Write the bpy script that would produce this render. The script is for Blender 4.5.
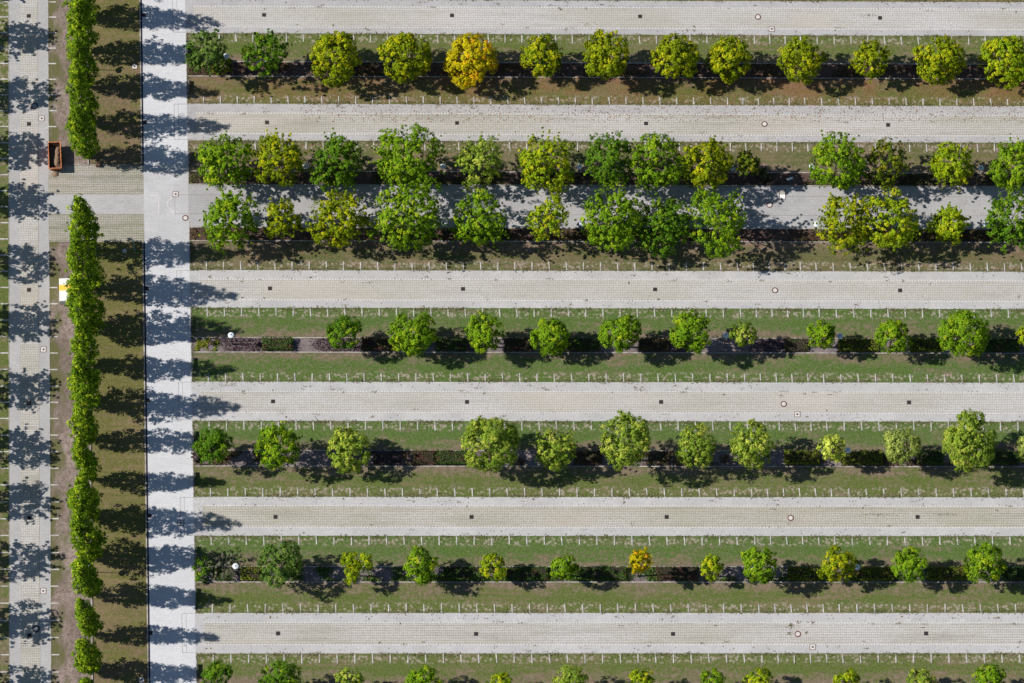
import bpy, math
import numpy as np
from mathutils import Vector, Matrix

# ------------------------------------------------------------------ scene, camera
for o in list(bpy.data.objects): bpy.data.objects.remove(o)
S = bpy.context.scene
COL = S.collection
W_, H_ = 1024.0, 683.0
CX, CY = 512.0, 341.5
FPX = 4200.0
V1 = (-5.0, -11800.0)
d1 = np.array([V1[0]-CX, V1[1]-CY, FPX]); d2 = np.array([213000.0-CX, 760.0-CY, FPX])
n = np.cross(d1, d2); n /= np.linalg.norm(n)
if n[2] > 0: n = -n
zc = n                                            # world up, in camera axes (x right, y down, z forward)
xc = np.array([1.0, 0, 0]); xc -= zc*xc.dot(zc); xc /= np.linalg.norm(xc)
yc = np.cross(zc, xc)
if yc[1] > 0: yc = -yc
# camera axes are (right, down, forward): a left handed look, so check orientation below
Rw = np.stack([xc, yc, zc])                       # cam vector -> world vector
DIST = 608.0
fwd = Rw @ np.array([0, 0, 1.0])
CAM = -fwd*DIST

def at(px, py, z=0.0):
    d = Rw @ np.array([px-CX, py-CY, FPX]); t = (z-CAM[2])/d[2]
    p = CAM + d*t
    return Vector(p)
def proj(p):
    q = Rw.T @ (np.array(p)-CAM)
    return (CX+FPX*q[0]/q[2], CY+FPX*q[1]/q[2])
# the parking ground's own grid: u follows the main road's direction, v counts down the lanes
def xl(u, y): return V1[0]+(u-V1[0])*(y-V1[1])/(341.0-V1[1])
def P(u, v, z=0.0):
    x = xl(u, v); y = v + 3*(600-v)/565.0*(x-200)/820.0
    return at(x, y, z)
def U(x, y): return V1[0]+(x-V1[0])*(341.0-V1[1])/(y-V1[1])
def vslope(v): return 3*(600-v)/565.0/820.0

cam_d = bpy.data.cameras.new('camera'); cam = bpy.data.objects.new('camera', cam_d); COL.objects.link(cam)
M = Matrix.Identity(4)
right = Rw @ np.array([1.0, 0, 0]); up = Rw @ np.array([0, -1.0, 0]); back = -fwd
for i in range(3):
    M[i][0] = right[i]; M[i][1] = up[i]; M[i][2] = back[i]; M[i][3] = CAM[i]
cam.matrix_world = M
cam_d.sensor_fit = 'HORIZONTAL'; cam_d.sensor_width = 36.0; cam_d.lens = FPX/W_*36.0
cam_d.clip_start = 10; cam_d.clip_end = 6000
S.camera = cam

# ------------------------------------------------------------------ light
EL = 43.0
a = at(512, 341); b = at(612, 345)
sd = (b-a).normalized()                            # the way shadows fall
tosun = Vector((-sd.x*math.cos(math.radians(EL)), -sd.y*math.cos(math.radians(EL)), math.sin(math.radians(EL))))
sl = bpy.data.lights.new('sun', 'SUN'); so = bpy.data.objects.new('sun', sl); COL.objects.link(so)
so.rotation_mode = 'QUATERNION'; so.rotation_quaternion = tosun.to_track_quat('Z', 'Y')
so.location = (0, 0, 80)
sl.energy = 4.9; sl.angle = math.radians(0.5); sl.color = (1.0, 0.94, 0.86)
w = bpy.data.worlds.new('World'); S.world = w; w.use_nodes = True
nt = w.node_tree; bg = nt.nodes['Background']
sky = nt.nodes.new('ShaderNodeTexSky'); sky.sky_type = 'NISHITA'; sky.sun_disc = False
sky.sun_elevation = math.radians(EL); sky.sun_rotation = math.atan2(tosun.x, tosun.y)
sky.air_density = 1.0; sky.dust_density = 0.3; sky.ozone_density = 2.0
nt.links.new(sky.outputs[0], bg.inputs[0]); bg.inputs[1].default_value = 0.068
S.view_settings.view_transform = 'Standard'; S.view_settings.look = 'None'
S.view_settings.gamma = 1; S.view_settings.use_curve_mapping = False
S.view_settings.exposure = 0.20
S.render.engine = 'CYCLES'
S.cycles.max_bounces = 5; S.cycles.diffuse_bounces = 3; S.cycles.transmission_bounces = 3

# ------------------------------------------------------------------ materials
class NB:
    def __init__(s, name, rough=0.9):
        s.m = bpy.data.materials.new(name); s.m.use_nodes = True
        s.t = s.m.node_tree; s.N = s.t.nodes; s.L = s.t.links
        s.bsdf = s.N['Principled BSDF']; s.bsdf.inputs['Roughness'].default_value = rough
        s.bsdf.inputs['Specular IOR Level'].default_value = 0.2
        s.pos = None
    def P(s):
        if s.pos is None: s.pos = s.N.new('ShaderNodeNewGeometry').outputs['Position']
        return s.pos
    def mapv(s, sc, rot=0.0):
        m = s.N.new('ShaderNodeMapping'); m.inputs['Scale'].default_value = sc
        m.inputs['Rotation'].default_value = (0, 0, rot)
        s.L.new(s.P(), m.inputs['Vector']); return m.outputs[0]
    def noise(s, sc, detail=3, vec=None, rough=0.55, out='Fac'):
        x = s.N.new('ShaderNodeTexNoise'); x.inputs['Scale'].default_value = sc
        x.inputs['Detail'].default_value = detail; x.inputs['Roughness'].default_value = rough
        s.L.new(vec if vec is not None else s.P(), x.inputs['Vector']); return x.outputs[out]
    def voro(s, sc, rnd=1.0, vec=None, out='Distance'):
        x = s.N.new('ShaderNodeTexVoronoi'); x.inputs['Scale'].default_value = sc
        x.inputs['Randomness'].default_value = rnd
        s.L.new(vec if vec is not None else s.P(), x.inputs['Vector']); return x.outputs[out]
    def ramp(s, f, a, b, lo=0.0, hi=1.0):
        x = s.N.new('ShaderNodeMapRange'); x.inputs[1].default_value = a; x.inputs[2].default_value = b
        x.inputs[3].default_value = lo; x.inputs[4].default_value = hi
        s.L.new(f, x.inputs[0]); return x.outputs[0]
    def mix(s, f, a, b, mode='MIX'):
        x = s.N.new('ShaderNodeMix'); x.data_type = 'RGBA'; x.blend_type = mode
        for i, v in ((0, f), (6, a), (7, b)):
            if isinstance(v, (int, float)): x.inputs[i].default_value = v
            elif isinstance(v, tuple): x.inputs[i].default_value = (*v, 1)
            else: s.L.new(v, x.inputs[i])
        return x.outputs[2]
    def math(s, op, a, b=0.0):
        x = s.N.new('ShaderNodeMath'); x.operation = op
        for i, v in ((0, a), (1, b)):
            if isinstance(v, (int, float)): x.inputs[i].default_value = v
            else: s.L.new(v, x.inputs[i])
        return x.outputs[0]
    def uv(s):
        u = s.N.new('ShaderNodeUVMap'); u.uv_map = 'UVMap'
        sp = s.N.new('ShaderNodeSeparateXYZ'); s.L.new(u.outputs[0], sp.inputs[0]); return sp.outputs[0], sp.outputs[1]
    def bump(s, h, dist=0.05, strength=0.6):
        x = s.N.new('ShaderNodeBump'); x.inputs['Distance'].default_value = dist
        x.inputs['Strength'].default_value = strength; s.L.new(h, x.inputs['Height'])
        s.L.new(x.outputs[0], s.bsdf.inputs['Normal'])
    def done(s, c):
        if isinstance(c, tuple): s.bsdf.inputs['Base Color'].default_value = (*c, 1)
        else: s.L.new(c, s.bsdf.inputs['Base Color'])
        return s.m

def plain(name, col, rough=0.6, metal=0.0, var=0.12, sc=3.0):
    b = NB(name, rough); b.bsdf.inputs['Metallic'].default_value = metal
    f = b.ramp(b.noise(sc, 4), 0.3, 0.7)
    dk = tuple(c*(1-var) for c in col); lt = tuple(min(1, c*(1+var)) for c in col)
    return b.done(b.mix(f, dk, lt))

# direction of the lanes in world axes, for textures laid along them
ROT = -math.atan2((P(700, 382)-P(300, 382)).y, (P(700, 382)-P(300, 382)).x)

def grass_mat(name, green, dry, soil, amount, litter=None, tan=(0.37, 0.315, 0.265), lane_gravel=0.75):
    b = NB(name, 1.0)
    u, v = b.uv()
    big = b.noise(0.09, 3); streak = b.noise(1.0, 4, b.mapv((0.10, 1.5, 1), ROT)); mid = b.noise(0.45, 5, b.mapv((0.4, 1.2, 1), ROT), 0.7)
    fine = b.noise(4.0, 4, rough=0.8); vf = b.noise(1.6, 6, rough=0.8)
    c = b.mix(b.ramp(fine, 0.32, 0.68), tuple(x*0.48 for x in green), tuple(x*1.6 for x in green))
    f = b.math('ADD', b.math('MULTIPLY', big, 0.45), b.math('ADD', b.math('MULTIPLY', streak, 0.5), b.math('MULTIPLY', vf, 0.6)))
    c = b.mix(b.ramp(f, 0.84-amount*0.2, 0.98-amount*0.2, 0.05, 0.95), c, b.mix(b.ramp(fine, 0.35, 0.65), tuple(x*1.25 for x in dry), tuple(x*0.7 for x in dry)))
    f2 = b.math('ADD', b.math('MULTIPLY', mid, 0.6), b.math('MULTIPLY', vf, 0.5))
    f2 = b.math('ADD', f2, b.ramp(v, 0.5, 1.0, 0.0, 0.15))
    c = b.mix(b.ramp(f2, 0.57, 0.70, 0, 0.85), c, b.mix(b.ramp(vf, 0.4, 0.6), tuple(x*0.75 for x in soil), tuple(x*1.2 for x in soil)))
    # worn gravelly edge of each stall beside the lane
    pat = b.noise(0.9, 3, b.mapv((0.6, 1.4, 1), ROT)); cell = b.voro(2.2, 1.0)
    g = b.math('MULTIPLY', b.ramp(pat, 0.42, 0.52), b.math('MULTIPLY', b.ramp(v, 0.26, 0.38, 1, 0), b.ramp(cell, 0.32, 0.55, lane_gravel, 0.0)))
    g = b.math('MULTIPLY', g, b.ramp(v, 0.02, 0.10, 0.2, 1))
    c = b.mix(g, c, tan)
    g2 = b.math('MULTIPLY', b.ramp(b.noise(2.6, 4, b.mapv((0.7, 1.3, 1), ROT), 0.7), 0.56, 0.66), b.ramp(big, 0.35, 0.6, 0.08, 0.5))
    c = b.mix(g2, c, tuple(x*0.75 for x in tan))
    if litter:
        lf = b.math('MULTIPLY', b.ramp(b.noise(0.13, 3), 0.46, 0.62), b.ramp(fine, 0.35, 0.6, 0.15, 0.8))
        lf = b.math('MULTIPLY', lf, b.ramp(v, 0.1, 0.5, 0.25, 1.0))
        c = b.mix(lf, c, litter)
    b.bump(b.math('ADD', vf, b.math('MULTIPLY', fine, 0.7)), 0.14, 0.8)
    return b.done(c)

def paver_mat(name, stone, joint, growth, sc=3.7, warm=0.5, thr=0.36, green=0.35):
    """openwork pavers: stone knobs in a regular grid, joints filled with gravel and moss"""
    b = NB(name, 0.95)
    mp = b.mapv((sc, sc*0.74, 0.0), ROT)
    v = b.voro(1.0, 0.22, mp)
    n1 = b.noise(0.11, 4, b.mapv((0.45, 1.0, 1), ROT)); n2 = b.noise(1.2, 4); n3 = b.noise(6, 2)
    st = b.mix(b.ramp(n1, 0.35, 0.65), stone, tuple(x*0.86*k for x, k in zip(stone, (0.93, 0.91, 0.87))))
    jt = b.mix(b.ramp(b.math('ADD', n1, b.math('MULTIPLY', n2, 0.6)), 0.66, 0.92), joint, growth)
    m = b.ramp(v, thr-0.10, thr+0.06)
    c = b.mix(m, st, jt)
    worn = b.ramp(b.noise(0.5, 5, b.mapv((0.16, 1.8, 1), ROT), 0.7), 0.50, 0.70, 0, green*1.7)
    c = b.mix(worn, c, tuple(x*0.75 for x in growth))
    c = b.mix(b.ramp(b.noise(1.7, 5, rough=0.8), 0.66, 0.76, 0, 0.6), c, (0.10, 0.085, 0.06))
    pk = b.ramp(b.noise(0.05, 2, b.mapv((0.6, 1.4, 1), ROT)), 0.54, 0.68, 0, 0.28)
    c = b.mix(pk, c, tuple(x*k for x, k in zip(stone, (0.92, 0.80, 0.70))))
    sp = b.math('MULTIPLY', b.ramp(b.voro(1.6, 1.0), 0.10, 0.16, 1, 0), b.ramp(b.noise(0.35, 3), 0.5, 0.6))
    c = b.mix(b.math('MULTIPLY', sp, 0.6), c, (0.12, 0.10, 0.07))
    c = b.mix(b.ramp(b.noise(4.5, 4, rough=0.8), 0.35, 0.65, 0, 0.34), c, tuple(x*0.45 for x in stone))
    b.bump(m, 0.02, -0.4)
    return b.done(c)

def slab_mat(name, col, jx=1.2, jy=0.3, jd=0.14, stain=0.2, blot=0.12, rot=0.0):
    b = NB(name, 0.9)
    br = b.N.new('ShaderNodeTexBrick'); b.L.new(b.mapv((1, 1, 0), ROT+rot), br.inputs['Vector'])
    br.inputs['Scale'].default_value = 1.0; br.inputs['Brick Width'].default_value = jx; br.inputs['Row Height'].default_value = jy
    br.inputs['Mortar Size'].default_value = 0.03; br.inputs['Mortar Smooth'].default_value = 0.3
    br.inputs['Color1'].default_value = (*[x*0.95 for x in col], 1); br.inputs['Color2'].default_value = (*[min(1, x*1.05) for x in col], 1)
    br.inputs['Mortar'].default_value = (*[x*(1-jd) for x in col], 1)
    c = br.outputs['Color']
    c = b.mix(b.ramp(b.noise(0.3, 5), 0.38, 0.68, 0, blot), c, tuple(x*0.5 for x in col))
    c = b.mix(b.ramp(b.noise(1.9, 5, rough=0.8), 0.60, 0.72, 0, stain), c, (0.13, 0.12, 0.105))
    c = b.mix(b.ramp(b.noise(4.5, 4, rough=0.8), 0.35, 0.65, 0, 0.34), c, tuple(x*0.45 for x in col))
    c = b.mix(b.ramp(b.noise(0.07, 3), 0.42, 0.62, 0, 0.35), c, tuple(x*0.72 for x in col))
    sp = b.math('MULTIPLY', b.ramp(b.voro(1.9, 1.0), 0.14, 0.24, 1, 0), b.ramp(b.noise(0.5, 3), 0.44, 0.58))
    c = b.mix(b.math('MULTIPLY', sp, min(0.85, stain*2.2)), c, (0.12, 0.105, 0.08))
    b.bump(b.noise(7, 3), 0.01, 0.3)
    return b.done(c)

def soil_mat(name, c1, c2, c3, sc=1.0):
    b = NB(name, 1.0)
    n1 = b.noise(0.25*sc, 3); n2 = b.noise(2.0*sc, 5, rough=0.75); n3 = b.voro(5*sc)
    c = b.mix(b.ramp(n1, 0.4, 0.6), c1, c2)
    c = b.mix(b.ramp(n2, 0.52, 0.66), c, c3)
    c = b.mix(b.ramp(n3, 0.1, 0.6, 0.5, 0.0), c, tuple(x*0.4 for x in c1))
    b.bump(n2, 0.12, 0.8)
    return b.done(c)

def leaf_mat(name, c1, c2, c3, third=0.12, trans=0.26):
    b = NB(name, 0.7)
    k_ = 1.0 if name in ('leaf_pale', 'leaf_cream', 'leaf_silver', 'leaf_dusty') else 0.7
    sat = lambda q: (q[0]*1.14*(0.98 if k_ < 1 else 1.0), q[1]*1.14*(0.96 if k_ < 1 else 1.0), q[2]*k_*0.95)
    if name not in ('leaf_hedge_green', 'leaf_hedge_lime', 'leaf_hedge_red', 'leaf_scrub', 'leaf_purple', 'leaf_grey_twig', 'leaf_litter', 'leaf_tuft'): c1, c2, c3 = sat(c1), sat(c2), sat(c3)
    at_ = b.N.new('ShaderNodeAttribute'); at_.attribute_name = 'var'
    at2 = b.N.new('ShaderNodeAttribute'); at2.attribute_name = 'clump'
    c = b.mix(at_.outputs['Fac'], c1, c2)
    c = b.mix(b.ramp(at2.outputs['Fac'], 1-third-0.06, 1-third+0.06), c, c3)
    c = b.mix(b.ramp(at_.outputs['Fac'], 0.0, 1.0, 0.0, 0.45), c, (1.55, 1.5, 1.4), 'MULTIPLY')
    b.bsdf.inputs['Specular IOR Level'].default_value = 0.10
    tr = b.N.new('ShaderNodeBsdfTranslucent'); mx = b.N.new('ShaderNodeMixShader')
    mx.inputs[0].default_value = trans
    out = b.N['Material Output']
    b.L.new(c, tr.inputs[0]); b.L.new(b.bsdf.outputs[0], mx.inputs[1]); b.L.new(tr.outputs[0], mx.inputs[2])
    b.L.new(mx.outputs[0], out.inputs[0])
    return b.done(c)

LEAF = {
 'green':   leaf_mat('leaf_green', (0.060, 0.145, 0.012), (0.125, 0.255, 0.018), (0.19, 0.28, 0.02), 0.10),
 'bright':  leaf_mat('leaf_bright', (0.105, 0.215, 0.012), (0.205, 0.350, 0.016), (0.28, 0.37, 0.02), 0.12),
 'lime':    leaf_mat('leaf_lime', (0.170, 0.265, 0.012), (0.300, 0.410, 0.014), (0.40, 0.42, 0.02), 0.2),
 'yellow_green': leaf_mat('leaf_yellow_green', (0.140, 0.205, 0.008), (0.270, 0.345, 0.010), (0.38, 0.39, 0.012), 0.25),
 'gold':    leaf_mat('leaf_gold', (0.340, 0.320, 0.008), (0.620, 0.530, 0.010), (0.66, 0.38, 0.02), 0.12),
 'olive':   leaf_mat('leaf_olive', (0.080, 0.130, 0.014), (0.160, 0.220, 0.022), (0.24, 0.24, 0.03), 0.2),
 'amber':   leaf_mat('leaf_amber', (0.150, 0.200, 0.012), (0.270, 0.310, 0.020), (0.42, 0.27, 0.04), 0.22),
 'dusty':   leaf_mat('leaf_dusty', (0.060, 0.120, 0.022), (0.125, 0.215, 0.042), (0.17, 0.24, 0.06), 0.1),
 'pale':    leaf_mat('leaf_pale', (0.150, 0.235, 0.028), (0.270, 0.370, 0.045), (0.36, 0.40, 0.07), 0.2),
 'cream':   leaf_mat('leaf_cream', (0.270, 0.340, 0.045), (0.450, 0.530, 0.085), (0.52, 0.58, 0.12), 0.3),
 'silver':  leaf_mat('leaf_silver', (0.180, 0.240, 0.055), (0.310, 0.380, 0.095), (0.38, 0.43, 0.12), 0.2),
 'poplar':  leaf_mat('leaf_poplar', (0.068, 0.140, 0.010), (0.175, 0.290, 0.014), (0.27, 0.36, 0.02), 0.16, 0.2),
 'hedge_green': leaf_mat('leaf_hedge_green', (0.038, 0.085, 0.014), (0.080, 0.150, 0.026), (0.10, 0.06, 0.03), 0.12, 0.15),
 'hedge_lime':  leaf_mat('leaf_hedge_lime', (0.090, 0.135, 0.010), (0.190, 0.235, 0.016), (0.20, 0.17, 0.03), 0.2, 0.15),
 'hedge_red':   leaf_mat('leaf_hedge_red', (0.055, 0.060, 0.024), (0.100, 0.090, 0.040), (0.14, 0.055, 0.045), 0.28, 0.15),
 'scrub':   leaf_mat('leaf_scrub', (0.060, 0.050, 0.030), (0.110, 0.090, 0.060), (0.06, 0.09, 0.02), 0.3, 0.1),
 'purple':  leaf_mat('leaf_purple', (0.070, 0.048, 0.060), (0.150, 0.115, 0.130), (0.10, 0.05, 0.05), 0.2, 0.1),
 'grey_twig': leaf_mat('leaf_grey_twig', (0.120, 0.120, 0.085), (0.230, 0.225, 0.170), (0.13, 0.15, 0.06), 0.2, 0.1),
}
BARK = plain('bark', (0.16, 0.125, 0.09), 0.95, var=0.35, sc=6)
MAIN = slab_mat('main_road_slabs', (0.64, 0.65, 0.68), 1.0, 0.30, 0.10, 0.08, 0.10)
JUNC = slab_mat('junction_slabs', (0.55, 0.552, 0.575), 1.0, 0.30, 0.10, 0.05, 0.30)
SMOOTH = slab_mat('lane_edge_slabs', (0.480, 0.474, 0.480), 0.5, 0.5, 0.16, 0.60, 0.34)
SMOOTHW = slab_mat('lane_edge_slabs_pale', (0.530, 0.525, 0.53), 0.5, 0.5, 0.12, 0.50, 0.30)
CROSSM = slab_mat('crossing_slabs', (0.46, 0.455, 0.46), 1.0, 0.35, 0.14, 0.15, 0.25)
MIDM = slab_mat('middle_lane_slabs', (0.44, 0.435, 0.45), 0.9, 0.35, 0.20, 0.25, 0.30)
PAVER = paver_mat('openwork_pavers', (0.630, 0.614, 0.610), (0.400, 0.384, 0.368), (0.34, 0.325, 0.265))
PAVERW = paver_mat('openwork_pavers_pale', (0.645, 0.632, 0.632), (0.415, 0.402, 0.394), (0.37, 0.355, 0.30), green=0.25)
PAVERD = paver_mat('openwork_pavers_brown', (0.600, 0.582, 0.558), (0.375, 0.350, 0.318), (0.31, 0.30, 0.22), green=0.3)
PAVERX = paver_mat('openwork_pavers_weathered', (0.53, 0.505, 0.485), (0.31, 0.285, 0.255), (0.22, 0.22, 0.14), green=0.5)
ROWST = plain('row_stones', (0.68, 0.66, 0.63), 0.9, var=0.1)
KERB = plain('kerb_stone', (0.34, 0.32, 0.295), 0.9, var=0.45, sc=1.2)
MARK = plain('marker_stone', (0.44, 0.43, 0.41), 0.9, var=0.35, sc=1.5)
JOINT = plain('joint_dark', (0.25, 0.225, 0.20), 0.95)
IRON = plain('cast_iron', (0.035, 0.028, 0.032), 0.7, 0.0)
RUST = plain('rusty_iron', (0.14, 0.055, 0.05), 0.8)
DKRUST = plain('dark_rusty_iron', (0.09, 0.06, 0.055), 0.8, var=0.3)
CONC = plain('pale_concrete', (0.58, 0.55, 0.53), 0.9)
CONC2 = plain('worn_pale_stone', (0.60, 0.57, 0.55), 0.9, var=0.25, sc=2)
SLOT = plain('slot_channel', (0.028, 0.028, 0.045), 0.7)
STEEL = plain('galvanised_steel', (0.30, 0.31, 0.33), 0.5, 0.6)
DKSTEEL = plain('dark_steel', (0.05, 0.055, 0.07), 0.5, 0.2)
WHITE = plain('white_paint', (0.80, 0.80, 0.80), 0.35, var=0.03)
LAMPW = plain('lamp_shade_white', (0.68, 0.74, 0.80), 0.35, var=0.05)
TEAL = plain('teal_paint', (0.10, 0.30, 0.32), 0.5)
ORANGE = plain('orange_paint', (0.48, 0.17, 0.07), 0.65, var=0.45, sc=5)
INNER = plain('container_inside', (0.10, 0.055, 0.04), 0.8, var=0.3)
YELLOW = plain('yellow_paint', (0.85, 0.58, 0.10), 0.4, var=0.04)
TYRE = plain('tyre_rubber', (0.03, 0.03, 0.03), 0.9)
RED = plain('red_lens', (0.4, 0.02, 0.02), 0.3)
SPOIL = soil_mat('spoil', (0.24, 0.16, 0.11), (0.30, 0.21, 0.15), (0.12, 0.08, 0.055), 3)
BED = soil_mat('bed_mulch', (0.075, 0.046, 0.038), (0.115, 0.075, 0.062), (0.16, 0.115, 0.095))
BEDG = soil_mat('bed_gravel', (0.17, 0.14, 0.145), (0.24, 0.20, 0.20), (0.10, 0.075, 0.075))
PATH = soil_mat('bark_path', (0.215, 0.165, 0.145), (0.165, 0.125, 0.10), (0.30, 0.235, 0.215))
def path_mat():
    b = NB('bark_path', 1.0); u, v = b.uv()
    n1 = b.noise(0.12, 3); n2 = b.noise(1.6, 6, rough=0.8); n3 = b.voro(4.0); n4 = b.noise(0.5, 4, b.mapv((1, 0.5, 1), ROT))
    pink = b.mix(b.ramp(n1, 0.4, 0.6), (0.21, 0.165, 0.14), (0.34, 0.27, 0.245))
    c = b.mix(b.ramp(n2, 0.45, 0.62, 0, 0.9), pink, (0.13, 0.098, 0.08))
    c = b.mix(b.ramp(n3, 0.1, 0.5, 0.5, 0.0), c, (0.08, 0.06, 0.05))
    g = b.mix(n2, (0.07, 0.085, 0.026), (0.15, 0.14, 0.055))
    e = b.math('ADD', u, b.math('MULTIPLY', b.math('SUBTRACT', n4, 0.5), 1.6)); e = b.math('ADD', e, b.math('MULTIPLY', b.math('SUBTRACT', n2, 0.5), 0.8))
    c = b.mix(b.ramp(e, 0.08, 0.34, 0.9, 0.0), c, g)
    b.bump(n2, 0.12, 0.8)
    return b.done(c)
PATHM = path_mat()
G1 = grass_mat('grass_litter', (0.106, 0.120, 0.028), (0.185, 0.145, 0.075), (0.19, 0.125, 0.085), 0.55, (0.24, 0.115, 0.06))
G2 = grass_mat('grass_mown', (0.096, 0.130, 0.030), (0.180, 0.150, 0.080), (0.205, 0.150, 0.115), 0.35)
G3 = grass_mat('grass_fresh', (0.080, 0.134, 0.030), (0.145, 0.145, 0.070), (0.200, 0.145, 0.110), 0.15)
G4 = grass_mat('grass_sparse', (0.100, 0.114, 0.040), (0.19, 0.145, 0.085), (0.215, 0.155, 0.125), 0.60)
G5 = grass_mat('grass_dry', (0.120, 0.122, 0.034), (0.200, 0.158, 0.078), (0.185, 0.130, 0.085), 0.50, lane_gravel=0.0)
GBASE = grass_mat('grass_far', (0.060, 0.085, 0.018), (0.130, 0.110, 0.045), (0.16, 0.11, 0.08), 0.6)

# ------------------------------------------------------------------ mesh helpers
def mesh_obj(name, verts, faces, mat, parent=None, uv=None, loc=None):
    me = bpy.data.meshes.new(name); me.from_pydata([tuple(v) for v in verts], [], faces); me.update()
    if uv:
        l = me.uv_layers.new(name='UVMap')
        for p in me.polygons:
            for li in p.loop_indices: l.data[li].uv = uv[me.loops[li].vertex_index]
    o = bpy.data.objects.new(name, me); COL.objects.link(o)
    if mat: me.materials.append(mat)
    if parent: o.parent = parent
    if loc is not None: o.location = loc
    return o
def struct(o): o['kind'] = 'structure'; return o
def tag(o, label, cat, group=None, kind=None):
    o['label'] = label; o['category'] = cat
    if group: o['group'] = group
    if kind: o['kind'] = kind
    return o
def empty(name, loc, rz=0):
    o = bpy.data.objects.new(name, None); COL.objects.link(o); o.location = loc; o.rotation_euler = (0, 0, rz)
    o.empty_display_size = 0.5
    return o
class MB:
    def __init__(s): s.v = []; s.f = []
    def add(s, v, f):
        k = len(s.v); s.v += [Vector(x) for x in v]; s.f += [tuple(i+k for i in q) for q in f]
    def hexa(s, bot, top):
        s.add(list(bot)+list(top), [(3, 2, 1, 0), (4, 5, 6, 7), (0, 1, 5, 4), (1, 2, 6, 5), (2, 3, 7, 6), (3, 0, 4, 7)])
    def box(s, x0, x1, y0, y1, z0, z1, tx=0, ty=0):
        s.hexa([(x0, y0, z0), (x1, y0, z0), (x1, y1, z0), (x0, y1, z0)],
               [(x0+tx, y0+ty, z1), (x1-tx, y0+ty, z1), (x1-tx, y1-ty, z1), (x0+tx, y1-ty, z1)])
    def ring(s, pts, z0, z1): pass
    def lathe(s, prof, n=20, c=(0, 0, 0)):
        v = []; f = []
        for r, z in prof:
            for i in range(n):
                a = 2*math.pi*i/n; v.append((c[0]+r*math.cos(a), c[1]+r*math.sin(a), c[2]+z))
        for j in range(len(prof)-1):
            for i in range(n):
                i2 = (i+1) % n; f.append((j*n+i, j*n+i2, (j+1)*n+i2, (j+1)*n+i))
        f.append(tuple(range(n-1, -1, -1))); f.append(tuple((len(prof)-1)*n+i for i in range(n)))
        s.add(v, f)
    def tube(s, pts, rads, n=7):
        pts = [Vector(p) for p in pts]; v = []; f = []
        for k, p in enumerate(pts):
            d = (pts[min(k+1, len(pts)-1)]-pts[max(k-1, 0)]).normalized()
            a = d.orthogonal().normalized(); b_ = d.cross(a)
            for i in range(n):
                t = 2*math.pi*i/n; v.append(p+(a*math.cos(t)+b_*math.sin(t))*rads[k])
        for k in range(len(pts)-1):
            for i in range(n):
                i2 = (i+1) % n; f.append((k*n+i, k*n+i2, (k+1)*n+i2, (k+1)*n+i))
        f.append(tuple(range(n-1, -1, -1))); f.append(tuple((len(pts)-1)*n+i for i in range(n)))
        s.add(v, f)
    def build(s, name, mat, parent=None, loc=None): return mesh_obj(name, s.v, s.f, mat, parent, None, loc)

def sheet(name, u0, u1, v0, v1, z, mat, flip=False):
    c = [P(u0, v0, z), P(u1, v0, z), P(u1, v1, z), P(u0, v1, z)]
    uv = [(0, 0), (1, 0), (1, 1), (0, 1)]
    if flip: uv = [(0, 1), (1, 1), (1, 0), (0, 0)]
    nsub = 1
    return struct(mesh_obj(name, c, [(3, 2, 1, 0)], mat, None, uv))
def strip_mb(mb, u0, u1, v0, v1, z0, z1):
    mb.hexa([P(u0, v1, z0), P(u1, v1, z0), P(u1, v0, z0), P(u0, v0, z0)], [P(u0, v1, z1), P(u1, v1, z1), P(u1, v0, z1), P(u0, v0, z1)])

# ------------------------------------------------------------------ ground and paving
UR, UL = 190.7, 145.6       # main road edges
LR0, LR1 = 9.3, 49.3        # left road edges
FAR = 1330.0
VT, VB = -120.0, 800.0
gv = [(-1500, -1500, 0), (1500, -1500, 0), (1500, 1500, 0), (-1500, 1500, 0)]
struct(mesh_obj('ground', gv, [(0, 1, 2, 3)], GBASE, None, [(0, 0.5), (1, 0.5), (1, 0.5), (0, 0.5)]))

sheet('main_road', UL, UR, VT, 166, 0.030, MAIN)
sheet('main_road', UL, UR, 166, 241.5, 0.030, JUNC)
sheet('main_road', UL, UR, 241.5, VB, 0.030, MAIN)
def up_edges(vals): return vals
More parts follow.
